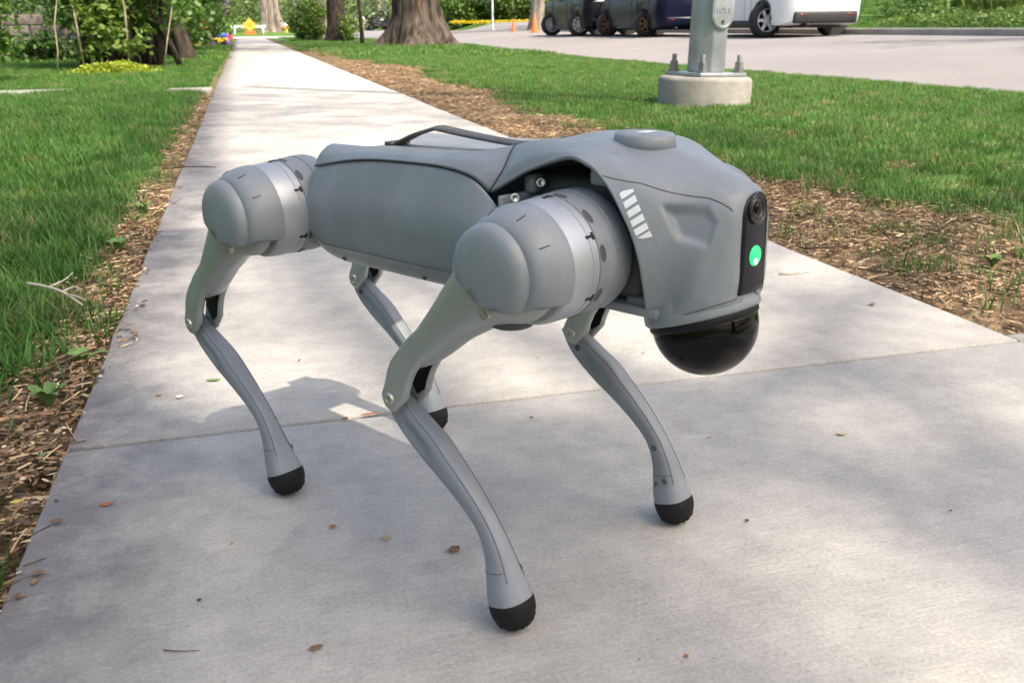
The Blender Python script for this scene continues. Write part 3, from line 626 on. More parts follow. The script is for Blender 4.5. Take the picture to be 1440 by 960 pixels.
for k, (x, y, z, c) in enumerate(((-4.05, 18.6, .52, (.5, .03, .06)), (-4.2, 17.9, .26, (.55, .12, .05)))):
    f = empty('garden_flower', (x, y, 0), label=('red flower in front of the block wall', 'orange flower low beside the left shrub')[k], cat='flower')
    MB().tube([(0, 0, 0), (.02, 0, z*.6), (0, 0, z)], .006, 6).build('stem', LEAF['mid'], f)
    leaves('petals', np.array((0, 0, z))+rng.normal(size=(46, 3))*.028, .05, leaf_mat('petal_%d' % k, np.array(c)*.7, c), f)
    leaves('leaves', np.array((0, 0, z*.5))+rng.normal(size=(50, 3))*np.array((.07, .07, .09)), .06, LEAF['mid'], f)
# foliage masses that close the view behind, and unseen ones that block low skylight
def wood(name, x0, x1, y0, y1, z0, z1, n, size, leaf, label):
    c = np.stack([rng.uniform(x0, x1, n//40), rng.uniform(y0, y1, n//40), z0+(z1-z0)*rng.random(n//40)], -1); P = (c[:, None]+rng.normal(size=(len(c), 40, 3))*size*3.2).reshape(-1, 3)
    leaves(name, P[P[:, 2] > z0-.2], size, LEAF[leaf], None, label=label, cat='foliage', kind='stuff')
wood('yard_thicket', -9.5, -2.6, 21.5, 25, .1, 2.6, 16000, .11, 'mid', 'dense leafy thicket at the back of the yard')
wood('yard_thicket', -14, -2.2, 27, 33, .0, 4.0, 14000, .16, 'dark', 'dark leafy thicket deeper in the yard')
wood('left_sky_blocker', -15, -9, -16, 22, 1.0, 8, 12000, .34, 'mid', 'unseen leaf mass added left of the yard to block low skylight')  # out of view; added to cut horizon light from the left
wood('rear_sky_blocker', -14, 30, -19, -13, .5, 9, 14000, .36, 'mid', 'unseen leaf mass added behind the camera to block low skylight')  # added behind the camera so the ambient light comes more from above
wood('right_sky_blocker', 27, 34, -14, 20, 2.2, 10, 10000, .36, 'mid', 'unseen leaf mass added right of the far bank to block low skylight')  # unseen mass added to cut low sky light from the right
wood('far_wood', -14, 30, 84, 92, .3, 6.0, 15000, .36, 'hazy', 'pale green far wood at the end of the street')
wood('far_wood', -10, 34, 124, 132, .2, 9.0, 14000, .55, 'mid', 'green tree mass beyond the far vehicles')
wood('bank_wood', 15, 60, 44, 52, 1.4, 6, 14000, .30, 'dark', 'dark trees above the far bank')
wood('bank_wood', 21.5, 34, 20, 40, 1.7, 6, 14000, .24, 'dark', 'dark shrubs at the top of the far bank')
hz = [(12.9, 63.2), (14.4, 62.8), (15.8, 62.4), (17.2, 62), (18.6, 61.6), (20.1, 61.3)]
for k, (x, y) in enumerate(hz):
    shrub('hedge_shrub', x, y, float(gz(x, y)), (1.05, 1.0, 1.1), ('leftmost', 'second', 'third', 'fourth', 'fifth', 'rightmost')[k]+' green shrub of the hedge behind the yellow flowers', ('mid', 'light', 'dark', 'light', 'mid', 'light')[k], 60, 50, .20, .32, 4, zc=1.0, shell=.1, zmin=.0, group='hedge behind the yellow flowers')
P = np.stack([rng.uniform(12.8, 20.5, 2600), rng.normal(60.2, .35, 2600), .66+.16*rng.random(2600)], -1)
leaves('yellow_flowers', P, .12, leaf_mat('yellow_petals', (.5, .36, .01), (.7, .55, .03)), None, label='strip of yellow flowers along the far hedge', cat='flowers', kind='stuff')
P = np.stack([rng.uniform(3.3, 9, 900), rng.normal(75, 1.2, 900), .2+.9*rng.random(900)], -1)
leaves('sunny_undergrowth', P, .3, LEAF['hazy'], None, label='sunlit yellow green undergrowth beyond the cross street', cat='undergrowth', kind='stuff')
# plants on the far bank at the right
def strappy(name, x, y, z, n, h, label, leaf):
    t = empty(name, (x, y, z), label=label, cat='plant', group='strappy plants on the far bank'); V = []; F = []; T = []
    for k in range(n):
        a = random.uniform(0, 6.28); bx_, by_ = random.gauss(0, .16), random.gauss(0, .16); hh = h*random.uniform(.6, 1.1); ln = hh*random.uniform(.2, .75); w = .035; q0 = len(V)
        for s, ww in ((0, .7), (.4, 1), (.75, .8), (1, .1)):
            ox, oy, oz = bx_+math.cos(a)*ln*s*s, by_+math.sin(a)*ln*s*s, hh*(s-.3*s**3)
            V += [(ox-math.sin(a)*w*ww, oy+math.cos(a)*w*ww, oz), (ox+math.sin(a)*w*ww, oy-math.cos(a)*w*ww, oz)]
        F += [(q0, q0+1, q0+3, q0+2), (q0+2, q0+3, q0+5, q0+4), (q0+4, q0+5, q0+7, q0+6)]
    o = mesh('blades', V, F, LEAF[leaf], t); a = o.data.attributes.new('tone', 'FLOAT', 'POINT'); a.data.foreach_set('value', rng.random(len(V)).astype(np.float32)); return t
for k, (x, y) in enumerate(((15.9, 18.9), (16.3, 18.2), (15.6, 17.6), (16.5, 17.2))):
    strappy('strappy_plant', x, y, float(gz(x, y))-.02, 70, .75, ('leftmost', 'second from left', 'third from left', 'rightmost')[k]+' bright strappy leaved plant on the far bank', 'light')
shrub('low_bank_shrub', 15.2, 20.0, .55, (.9, .7, .32), 'low dark green shrub left of the strappy plants', 'mid', 40, 40, .09, .18, 3, zc=.28, shell=.1, zmin=.0)
P = np.stack([rng.uniform(13.1, 15.2, 3000), rng.uniform(13.5, 18.2, 3000), np.zeros(3000)], -1); P[:, 2] = gz(P[:, 0], P[:, 1])+.02+.22*rng.random(3000)*(.4+fbm(P[:, 0], P[:, 1], 1.5))
leaves('bank_groundcover', P, .085, LEAF['light'], None, label='leafy light green groundcover spilling over the far bank', cat='groundcover', kind='stuff')
rk = bmesh.new(); bmesh.ops.create_icosphere(rk, subdivisions=3, radius=1)
for v in rk.verts: v.co *= .8+.4*float(fbm(v.co.x*2+v.co.z, v.co.y*2-v.co.z, 1.2)); v.co = Vector((v.co.x*.62, v.co.y*.4, v.co.z*.30))
me = bpy.data.meshes.new('boulder'); rk.to_mesh(me); rk.free(); me.materials.append(mat('boulder_stone', (.26, .16, .12), .9, 0, .25, 5, .6, 20)); me.shade_smooth()
o = link(bpy.data.objects.new('boulder', me), None, 'reddish brown boulder at the top edge of the far bank', 'boulder'); o.location = (17.4, 20.2, 1.0)
# ================================================================ the robot dog
def robot():
    m_sh = mat('robot_shell_grey', (0.205, 0.225, 0.248), 0.40, 0.0, 0.07, 14, 0.06, 1100, rvar=.10, dust=.30)
    m_sh2 = mat('robot_cover_grey', (0.215, 0.235, 0.258), 0.41, 0.0, 0.06, 18, 0.06, 1100, rvar=.10, dust=.28)
    m_silver = mat('robot_silver_band', (0.40, 0.42, 0.45), 0.40, 0.45, 0.05, 25, 0.02, 700, rvar=.06)
    m_thigh = mat('robot_satin_metal', (0.42, 0.44, 0.43), 0.40, 0.5, 0.05, 12, 0.02, 800, rvar=.06)
    m_calf = mat('robot_calf_grey', (0.215, 0.230, 0.258), 0.46, 0.0, 0.06, 20, 0.04, 700, rvar=.08, dust=.22)
    m_rub = mat('robot_rubber', (0.0065, 0.0065, 0.007), 0.7, 0, 0.3, 60, 0.12, 300, spec=.3)
    m_blk = mat('robot_black', (0.006, 0.006, 0.007), 0.45, 0, 0.2, 30, spec=.3)
    m_pan = mat('robot_face_black', (0.009, 0.008, 0.016), 0.22, 0, 0.1, 30, spec=.3)
    m_dk = mat('robot_dark_grey', (0.06, 0.064, 0.07), 0.6, 0, 0.15, 30)
    m_seam = mat('robot_seam', (0.05, 0.053, 0.058), 0.8)
    m_bolt = mat('robot_bolt', (0.55, 0.54, 0.5), 0.3, 0.9, 0.1, 90)
    m_white = mat('robot_white_print', (0.74, 0.76, 0.78), 0.5, 0, 0.03, 60)
    m_strap = mat('robot_strap', (0.085, 0.09, 0.098), 0.85, 0, 0.15, 200, 0.4, 900)
    bx, by, bz, byaw, bpit = 0.20335, 0.88828, 0.33467, -1.03221, -0.01169
    root = empty('robot_dog', (bx, by, bz), label='grey four legged robot dog with black camera dome standing on the sidewalk', cat='robot')
    root.rotation_euler = (0, bpit, byaw)
    # ---- back cover
    back = [
        [(-.141, 0, .0555), (-.139, -.04, .0585), (-.1365, -.063, .0635), (-.139, -.0765, .0555), (-.1405, -.0835, .0435)],
        [(-.118, 0, .0575), (-.116, -.04, .0585), (-.114, -.062, .0638), (-.114, -.076, .0582), (-.113, -.0838, .0485)],
        [(-.09, 0, .058), (-.09, -.04, .0585), (-.088, -.061, .064), (-.086, -.0755, .0605), (-.085, -.0838, .0532)],
        [(-.05, 0, .059), (-.05, -.04, .0592), (-.05, -.060, .0642), (-.049, -.0755, .0625), (-.048, -.0838, .057)],
        [(0, 0, .060), (0, -.04, .0602), (0, -.060, .0648), (.001, -.0755, .0640), (.002, -.0838, .0585)],
        [(.045, 0, .0625), (.047, -.038, .0640), (.05, -.058, .067), (.053, -.075, .065), (.055, -.0838, .058)],
        [(.068, 0, .0665), (.075, -.034, .0700), (.082, -.055, .0705), (.088, -.074, .0635), (.089, -.0835, .0525)],
        [(.0845, 0, .071), (.0975, -.031, .0752), (.1065, -.052, .0742), (.1115, -.070, .0582), (.1045, -.0795, .0405)]]
    Wb = patch(back, 8, 6); surf('back_cover', Wb, m_sh2, root, 0.003, (0, 0, -.05))
    # ---- side shells and belly in one closed tube
    sec = [(0.0835, 1.0), (.0905, .62), (.0955, .28), (.0968, -.02), (.0955, -.30), (.0930, -.56), (.0890, -.66), (.080, -.85), (.066, -.97), (.045, -1.0)]
    def zs(x): return float(np.interp(x, [-.146, -.14, -.113, -.085, -.048, .002, .055, .089, .1045, .122], [.036, .0425, .0475, .0522, .056, .0575, .057, .0515, .041, .026]))
    stx = [(-.1475, .80, .3), (-.1465, .93, .62), (-.143, .985, .82), (-.136, 1, .93), (-.122, 1, .985), (-.1, 1, 1), (-.05, 1, 1), (0, 1, 1), (.05, 1, 1), (.085, 1, 1), (.105, 1, 1), (.118, .995, .98), (.1225, .985, .95)]
    C = []
    for x, sy, sz in stx:
        top = zs(x); bot = -.0565*sz - (.0 if x < .1 else 0); row = []
        mid = 0.004
        for y, t in sec:
            z = mid + (top-mid)*t if t > 0 else mid + (mid-bot)*t*1.0
            row.append((x + (.004*(1-abs(t)) if x > .115 else (-.003*(1-abs(t)) if x < -.14 else 0)), -y*sy, z))
        C.append(row)
    C = np.array(C); ML = C[:, ::-1].copy(); ML[:, :, 1] *= -1
    Cf = np.concatenate([C, ML], axis=1)
    U = cr(Cf, 4); Wd = np.swapaxes(cr(np.swapaxes(U, 0, 1), 5), 0, 1)
    Ws = Wd.copy(); Ws[:, :, 2] -= .0012
    surf('trunk_shell', Ws, m_sh, root, 0.003, (0, 0, 0))
    # crease lines and seams as thin dark grooves
    def groove(name, pts, r=.0006, par=root): MB().tube(pts, r, 6).build(name, m_seam, par)
    a, b = Wb.shape[:2]
    groove('cover_seam', [Wb[i, b-1]*(1, 1, 1)+np.array((0, -.0002, -.0008)) for i in range(0, a, 2)], .0007)
    groove('cover_seam', [Wb[i, 0]+np.array((0, .0002, -.0008)) for i in range(0, a, 2)], .0007)
    groove('front_seam', [Wb[a-1, j]+np.array((.0003, 0, .0001)) for j in range(0, b)], .0010)
    for sgn in (-1, 1):
        groove('lower_crease_line', [(x, sgn*(.0938), -.0315-.001) for x in np.linspace(-.138, .112, 20)], .0003)  # dark line painted as the shading of the shell's lower crease
    for x in (-.105, .018):
        MB().lathe([(.0022, -.002), (.0022, .0012)], 14, frame_to((x, -.0815, -.0476), (0, -.75, -.55))).build('shell_screw', m_dk, root)
    # inner frame ends
    MB().box((-.165, 0, .0), (.048, .105, .085), bev=.012).build('rear_frame', m_dk, root)
    MB().lathe([(.040, 0), (.0415, .006), (.039, .022), (.03, .028)], 36, frame_to((-.186, 0, .004), (-1, 0, 0))).build('rear_cap', m_sh, root)
    fb = MB().box((.17, 0, .006), (.13, .088, .094), bev=.008); fb.build('front_frame', m_dk, root)
    bp = MB().box((.188, 0, -.046), (.135, .10, .008), bev=.002); bp.box((.238, 0, -.0435), (.035, .088, .014), bev=.003); bp.build('belly_plate', m_sh, root)
    # bracket plate with bolts in the arch behind the front motor
    for sgn in (-1, 1):
        pl = MB().box((.123, sgn*.062, .012), (.005, .05, .055), bev=.002).box((.128, sgn*.05, .046), (.012, .016, .016), bev=.004).build('mount_bracket', m_sh, root)
        for (x, y, z) in ((.1262, -.072, .036), (.137, -.052, .0475)):
            MB().lathe([(.0046, -.002), (.0046, .0022), (.0034, .003), (.002, .0022)], 16, frame_to((x, -sgn*y if sgn > 0 else y, z), (.8, sgn*.5, .15))).build('bracket_bolt', m_bolt, pl)
    for sgn in (-1, 1): MB().box((.209, sgn*.057, .0585), (.022, .012, .013), bev=.003).box((.201, sgn*.053, .065), (.005, .014, .012), bev=.001).build('motor_clip', m_calf, root)
    # ---- front cover with arches, head and chin
    head = [
        [(.085, 0, .071), (.098, -.031, .0752), (.107, -.052, .0742), (.112, -.070, .0582), (.105, -.0795, .0405)],
        [(.122, 0, .0775), (.127, -.031, .0810), (.131, -.055, .0800), (.1315, -.0725, .0672), (.1265, -.0785, .0515)],
        [(.154, 0, .0805), (.155, -.031, .0822), (.155, -.055, .0812), (.153, -.0705, .0745), (.1475, -.0765, .0620)],
        [(.186, 0, .0822), (.187, -.030, .0825), (.187, -.052, .0808), (.1865, -.0690, .0785), (.1860, -.0760, .0752)],
        [(.209, 0, .0803), (.210, -.028, .0778), (.210, -.049, .0752), (.2085, -.067, .0740), (.2060, -.0760, .0720)],
        [(.231, 0, .0765), (.231, -.026, .0732), (.230, -.046, .0700), (.227, -.063, .0672), (.2185, -.0760, .0645)],
        [(.250, 0, .0725), (.249, -.024, .0685), (.248, -.043, .0648), (.2435, -.061, .0592), (.2300, -.0760, .0530)],
        [(.268, 0, .0678), (.267, -.022, .0638), (.264, -.040, .0588), (.257, -.059, .0495), (.2405, -.0758, .0380)],
        [(.285, 0, .0625), (.284, -.020, .0585), (.278, -.037, .0525), (.267, -.056, .0375), (.2500, -.0740, .0200)],
        [(.298, 0, .0572), (.297, -.018, .0540), (.2895, -.034, .0455), (.274, -.0525, .0235), (.2540, -.069, -.001)],
        [(.306, 0, .0525), (.305, -.0175, .0498), (.298, -.033, .0380), (.280, -.0495, .0095), (.2525, -.0605, -.024)],
        [(.311, 0, .0465), (.310, -.0175, .0435), (.304, -.032, .0275), (.2865, -.0465, -.0075), (.2475, -.0440, -.055)],
        [(.3125, 0, .035), (.312, -.018, .0320), (.3065, -.031, .0125), (.2905, -.0440, -.0250), (.267, -.0465, -.0500)],
        [(.3125, 0, .013), (.312, -.018, .0095), (.308, -.029, -.006), (.2985, -.0385, -.0280), (.289, -.0410, -.0425)],
        [(.3128, 0, -.010), (.3125, -.017, -.012), (.310, -.025, -.021), (.307, -.0285, -.0310), (.305, -.0265, -.0372)],
        [(.3130, 0, -.026), (.3130, -.006, -.028), (.3128, -.010, -.0305), (.3126, -.0115, -.0330), (.3122, -.0115, -.0350)]]
    SH = .0042; head = [[(x-SH*min(max((x-.19)/.12, 0), 1), y, z) for x, y, z in row] for row in head]
    NU, NV = 16, 16; Wh = patch(head, NU, NV)
    # recessed panel on each cheek
    hx = np.array([(.2645, .0445), (.292, .0440), (.303, .030), (.300, .010), (.2780, .0165)])-np.array((.0048, 0))
    def inside_d(px, pz):
        d = 1e9
        for i in range(len(hx)):
            p, q = hx[i], hx[(i+1) % len(hx)]; e = q-p; n = np.array((e[1], -e[0]))/np.hypot(*e)
            d = min(d, ((np.array((px, pz))-p) @ n)*(.38 if i == 0 else 1))
        return d
    for i in range(Wh.shape[0]):
        for j in range(Wh.shape[1]):
            x, y, z = Wh[i, j]
            if abs(y) > .022:
                s = min(max(inside_d(x, z)/.0042, 0), 1); s = s*s*(3-2*s)
                fade = min(max((.306-x)/.036, 0), 1)
                Wh[i, j, 1] -= np.sign(y)*.0052*s*fade; Wh[i, j, 0] -= .0040*s*fade
    hd = surf('head_shell', Wh, m_sh2, root, 0.0035, (.2, 0, .0))
    a, b = Wh.shape[:2]; cj = (b-1)//2
    for sgn in (1, -1):
        pts = []
        for i in range(int(5.2*NU), int(11*NU)):
            q = cj + sgn*NV*float(np.interp(i/NU, [5.2, 6.2, 9, 11], [3.9, 2.95, 1.9, 1.5])); q0 = int(math.floor(q)); f = q-q0
            pts.append(Wh[i, q0]*(1-f)+Wh[i, q0+1]*f)
        groove('brow_seam', pts, .00045, hd)
    # chin ring (cylindrical collar) and dome camera, tilted forward
    ax = Vector((.31, 0, -.95)).normalized(); cc = Vector((.2622, 0, -.0405))
    fr = frame_to(cc, ax, (1, 0, 0))
    MB().lathe([(.0452, -.007), (.0462, -.004), (.0464, .004), (.0472, .007), (.0474, .0122), (.0462, .0140), (.030, .0140)], 64, fr).build('chin_ring', m_sh2, root)
    for sgn in (1, -1):
        pts = []
        for i in range(int(11.15*NU), a-6, 2):
            col = Wh[i, ::-1] if sgn > 0 else Wh[i]; acc = 0.0
            for k in range(1, cj):
                st_ = np.linalg.norm(col[k]-col[k-1])
                if acc+st_ > .0062: pts.append(col[k-1]+(col[k]-col[k-1])*(.0062-acc)/st_); break
                acc += st_
        if len(pts) > 3: groove('ring_seam', pts, .0004, hd)
    dm = MB().lathe([(.0440, .0125), (.0446, .0150), (.0446, .0185), (.0436, .0200), (.0425, .0205)], 64, fr).build('dome_collar', m_blk, root)
    m_dome = mat('robot_dome_glass', (0.002, 0.002, 0.0025), 0.02, 0, 0.1, 30, spec=0.24)
    MB().lathe([(.0430, .0190)] + [(.0428*math.cos(q)+.0001, .0215+.0425*math.sin(q)) for q in np.linspace(0, math.pi/2, 20)], 64, fr).build('dome_glass', m_dome, dm)
    # face panel, lens, light
    pz0, pz1, hw = -.0275, .0492, .0178
    poly = [(-hw, pz0), (hw, pz0)] + [(hw*math.cos(q), pz1-hw+hw*math.sin(q)) for q in np.linspace(0, math.pi, 15)]
    def fx(z): return float(np.interp(z, [-.03, -.01, .013, .035, .045, .0505, .056], [.3132, .3132, .3132, .3130, .3122, .3105, .307]))
    V = []; F = []
    nz = 24
    for k in range(nz+1):
        z = pz0 + (pz1-pz0)*k/nz
        h = hw if z < pz1-hw else math.sqrt(max(hw*hw-(z-(pz1-hw))**2, 1e-9))
        for t in np.linspace(-1, 1, 9): V.append((fx(z)-SH+.0004-.0012*(t*h/hw)**2, t*h, z))
    pn = mesh('face_panel', V, grid_faces(nz+1, 9), m_pan, root)
    md = pn.modifiers.new('thickness', 'SOLIDIFY'); md.thickness = .0012; md.offset = 0
    lf = frame_to((.3134-SH, 0, .0375), (1, 0, .06), (0, 1, 0))
    ln = MB().lathe([(.0125, 0), (.0125, .0016), (.0113, .0022), (.0105, .0012), (.0085, .0008), (.0078, .0016), (.007, .0006), (.0045, .0002)], 40, lf).build('camera_lens', mat('robot_lens', (.02, .02, .022), .25, 0, .1, 40), pn, sharp=40)
    MB().lathe([(.0046, 0.0), (.004, .0012), (.0022, .002), (.0004, .0023)], 24, lf).build('lens_glass', m_dome, ln)
    for q in range(16):
        aq = 2*math.pi*q/16
        MB().box((lf @ Vector((.0117*math.cos(aq), .0117*math.sin(aq), .0021))), (.0004, .0007, .0007)).build('lens_tick', m_dk, ln)
    gl = mat('robot_green_light', (.01, .4, .14), .3, 0, .05, 40, emit=(.0, .62, .17), estr=.6)
    gf = frame_to((.3142-SH, 0, .001), (1, 0, 0), (0, 1, 0))
    lg = MB().lathe([(.0080, 0), (.0076, .0010), (.0055, .0017), (.003, .0021), (.0004, .0022)], 32, gf).build('status_light', gl, pn)
    MB().lathe([(.0026, 0), (.0022, .0006), (.0004, .001)], 16, frame_to((.3162-SH, -.002, -.003), (1, 0, 0), (0, 1, 0))).build('light_core', mat('robot_light_core', (.7, 1, .8), .3, emit=(.75, 1, .85), estr=1.2), lg)
    # top disc
    MB().lathe([(.0262, -.006), (.0250, .0015), (.0245, .0052), (.0232, .0064), (.010, .0068), (.0004, .0068)], 48, frame_to((.2045, 0, .0808), (.05, 0, 1))).build('top_disc', m_sh2, root)
    MB().box((.2045, .002, .0879), (.010, .016, .0004)).build('disc_label', m_white, root, smooth=False)
    # hazard stripes printed along the arch edge of each side, laid on the shell
    from mathutils.bvhtree import BVHTree
    bv = BVHTree.FromPolygons([tuple(v) for v in Wh.reshape(-1, 3)], grid_faces(a, b))
    for sgn in (-1, 1):
        up_, lo_ = np.array((.2348, .0510)), np.array((.2515, .0175))
        dirn = lo_-up_; wd = np.array((.0080, .0021))
        edges = [0.0, .14, .20, .335, .395, .53, .59, .725, .785, .92, .965, 1.12]
        for k in range(6):
            t0, t1 = edges[2*k], edges[2*k+1]
            sl = .10
            q4 = [(t0, 0), (t0-sl, 1), (t1-sl, 1), (t1, 0)]
            if k == 0: q4 = [(.02, 0), (-.02, .25), (-.02, 1), (t1-sl, 1), (t1, 0)]
            if k == 5: q4 = [(t0, 0), (t0-sl, 1), (1.0, 1), (1.0, .35)]
            pts = []
            for t, w in q4:
                cx = up_ + dirn*t + wd*(w) + np.array((.0012, 0.0))*math.sin(math.pi*min(max(t, 0), 1))
                h = bv.ray_cast(Vector((cx[0], sgn*.2, cx[1])), Vector((0, -sgn, 0)))
                if h[0] is None: continue
                n = h[1] if h[1].y*sgn > 0 else -h[1]
                pts.append(h[0] + n*.0005)
            if len(pts) > 3: mesh('hazard_stripe', pts, [tuple(range(len(pts)))], m_white, hd, smooth=False)
    # ---- carry strap
    st = cr([(-.120, 0, .0585), (-.108, 0, .0608), (-.085, 0, .0690), (-.062, 0, .0748), (-.049, 0, .0778), (-.038, 0, .0770), (-.005, 0, .0738), (.03, 0, .0710), (.052, 0, .0695), (.066, 0, .069)], 6)
    V = []
    for i, p in enumerate(st):
        s = i/(len(st)-1); tw = .10*math.sin(s*math.pi); w = .0092 - .001*math.sin(math.pi*s)
        V += [(p[0], p[1]+t*w*math.cos(tw)+.004, p[2]+t*w*math.sin(tw)+.0016*(1-t*t)) for t in (-1, -.5, 0, .5, 1)]
    so = mesh('carry_strap', V, grid_faces(len(st), 5), m_strap, root); md = so.modifiers.new('thickness', 'SOLIDIFY'); md.thickness = .0022; md.offset = 0
    MB().box((-.115, .004, .0597), (.012, .026, .004), bev=.0012).build('strap_anchor', m_dk, root)
    MB().box((.066, .004, .0692), (.014, .026, .004), bev=.0012).build('strap_anchor', m_dk, root)
    # ---- legs
    legs = [(1, -1, .0199, .8232, -1.4721), (-1, -1, .0398, .8105, -1.5167), (1, 1, .0134, .8147, -1.4532), (-1, 1, -.0319, .8340, -1.5099)]
    for fxs, sy, abd, th, kn in legs:
        ca, sa = math.cos(abd), math.sin(abd)
        def rx(v): return (fxs*.1881 + v[0], sy*.04675 + ca*v[1]-sa*v[2], sa*v[1]+ca*v[2])
        def H(x, w, z): return rx((x, sy*(.08+w), z))                     # hip frame, w outward from the thigh plane
        def T(d, c, w): return H(-d*math.sin(th)+c*math.cos(th), w, -d*math.cos(th)-c*math.sin(th))
        ak = th+kn
        def K(d, c, w):
            return H(-.213*math.sin(th)-d*math.sin(ak)+c*math.cos(ak), w, -.213*math.cos(th)-d*math.cos(ak)-c*math.sin(ak))
        ywd = Vector(H(0, 1, 0))-Vector(H(0, 0, 0)); xax = Vector(H(1, 0, 0))-Vector(H(0, 0, 0))
        def F_(w): return frame_to(Vector(H(0, w, 0)), ywd, xax)
        def ring(w0, prof, name, m, par=root, n=56, **kw): return MB().lathe(prof, n, F_(w0)).build(name, m, par, sharp=32, **kw)
        # hip: abduction cradle and motor cylinder
        hip = ring(-.078, [(.030, 0), (.043, .003), (.0485, .008), (.0498, .012), (.0500, .026), (.0492, .0265), (.0492, .0275), (.0497, .028), (.0490, .047), (.0482, .0475), (.030, .0475)], 'hip_motor', m_sh)
        MB().lathe([(.0445, 0), (.0445, .004), (.035, .008)], 40, frame_to(Vector(rx((-.028*fxs, 0, 0))), Vector((-fxs, 0, 0)))).build('hip_bearing', m_dk, hip)
        # small vents on the hip cylinder rim
        for qa in np.arange(0.2, 6.2, .62):
            r_ = .0489; p = Vector(H(r_*math.cos(qa), -.0345, r_*math.sin(qa)))
            n = (Vector(H(math.cos(qa), 0, math.sin(qa)))-Vector(H(0, 0, 0)))
            fm = frame_to(p, n, ywd)
            MB().lathe([(.0044, -.003), (.0044, .0003), (.0040, .0004), (.0036, .0003)], 16, fm @ Matrix.Diagonal((.75, 1.5, 1, 1))).build('hip_vent', m_dk, hip)
        band = ring(-.0305, [(.046, 0), (.0483, .0004), (.0483, .007), (.0477, .0074), (.0477, .0082), (.0481, .0086), (.0476, .024), (.0462, .031), (.0440, .033)], 'silver_band', m_silver)
        for qa in np.arange(0.5, 6.5, 1.05):
            r_ = .0482; n = (Vector(H(math.cos(qa), 0, math.sin(qa)))-Vector(H(0, 0, 0)))
            fm = frame_to(Vector(H(r_*math.cos(qa), -.0255, r_*math.sin(qa))), n, ywd)
            s = MB(); s.box((0, 0, 0), (.0085, .0022, .0012)); s.box((-.003, 0, 0), (.0022, .006, .0011)); s.V = [fm @ Vector(v) for v in s.V]
            s.build('band_slot', m_blk, band, smooth=False)
        # thigh: metal root disc + tapered arm, lofted along d
        S = [(-.0462, .0, .0020, .002, .004), (-.044, 0, .0120, .003, .0070), (-.036, 0, .025, .007, .0110), (-.022, -.000, .0375, .0105, .0155), (0, -.001, .0425, .0105, .0160), (.018, -.003, .0412, .0115, .0168), (.034, -.0065, .0350, .012, .0172),
             (.05, -.0075, .0298, .010, .0175), (.07, -.0090, .0258, .0075, .0174), (.095, -.0110, .0215, .005, .0172), (.12, -.0122, .0190, .0025, .0170), (.142, -.0132, .0166, .001, .0172), (.158, -.0144, .0143, .0, .0176), (.170, -.0158, .0104, 0, .0168)]
        S = cr(np.array(S), 5); n = 36; V = []
        for d, c0, hc, w0, hw_ in S:
            for j in range(n):
                q = 2*math.pi*j/n; cq, sq = math.cos(q), math.sin(q); e = .72 + .28*min(max((.075-d)/.05, 0), 1)
                V.append(T(d, c0+hc*math.copysign(abs(cq)**e, cq), w0+hw_*math.copysign(abs(sq)**e, sq)))
        F = grid_faces(len(S), n, True) + [tuple(range(n)), tuple(range((len(S)-1)*n, len(S)*n))]
        thg = fixn(mesh('thigh', V, F, m_thigh, root, sharp=50))
        # fork cheeks at the knee, rear web between them
        def cheek_poly():
            pts = [(.105, -.0250), (.13, -.0270), (.15, -.0282), (.171, -.0276), (.186, -.0262), (.198, -.0222), (.209, -.0165)]
            pts += [(.2135+.0135*math.sin(q), -.0005-.0135*math.cos(q)) for q in np.linspace(.3, 2.75, 10)]
            pts += [(.196, .0105), (.188, .0058), (.178, .0016), (.166, -.0014), (.15, -.0026), (.13, -.0040), (.105, -.0080)]
            return pts
        for wa, wb in ((.0092, .0176), (-.0176, -.0092)):
            ck = MB().prism(cheek_poly(), wa, wb, T).build('knee_cheek', m_thigh, thg, smooth=False); bevel(ck, .0036, 5, 40)
            for p in ck.data.polygons: p.use_smooth = True
        wbm = MB(); wp = [(.15, -.0285), (.17, -.0272), (.186, -.0250), (.197, -.0212), (.192, -.0175), (.182, -.020), (.168, -.0215), (.15, -.0215)]
        wbm.prism(wp, -.0098, .0098, T).build('knee_web', m_thigh, thg, smooth=False)
        MB().prism([(.1695, -.0268), (.1735, -.0268), (.1735, -.0045), (.1695, -.0045)], -.0150, .0150, T).build('knee_black_plug', m_blk, thg, smooth=False)  # black plug over the grey thigh end darkens the slot
        for wl in (.0088, -.0088):
            MB().prism([(.168, -.0245), (.185, -.0235), (.196, -.0195), (.206, -.0135), (.209, .0055), (.196, .0075), (.187, .0028), (.177, -.0010), (.168, -.0032)], wl-.0004, wl+.0004, T).build('fork_black_plate', m_blk, thg, smooth=False)  # black plates darken the inner faces of the fork
        for sg in (1, -1):
            fmt = frame_to(Vector(T(.2135, -.0008, sg*.0176)), ywd*sg)
            bo = MB().lathe([(.0062, -.002), (.0062, .0010), (.0054, .0021), (.0046, .0026), (.0038, .0026), (.0036, .0012), (.0004, .0012)], 24, fmt).build('knee_bolt', m_bolt, thg, sharp=40)
        # screws at the thigh root
        fmt = frame_to(Vector(T(.036, .0130, .0282)), ywd)
        MB().lathe([(.0056, -.004), (.0056, .0012), (.0046, .0014), (.0042, -.0005), (.0022, -.0005), (.0018, .0003), (.0004, .0003)], 20, fmt).build('thigh_screw', m_bolt, thg, sharp=40)
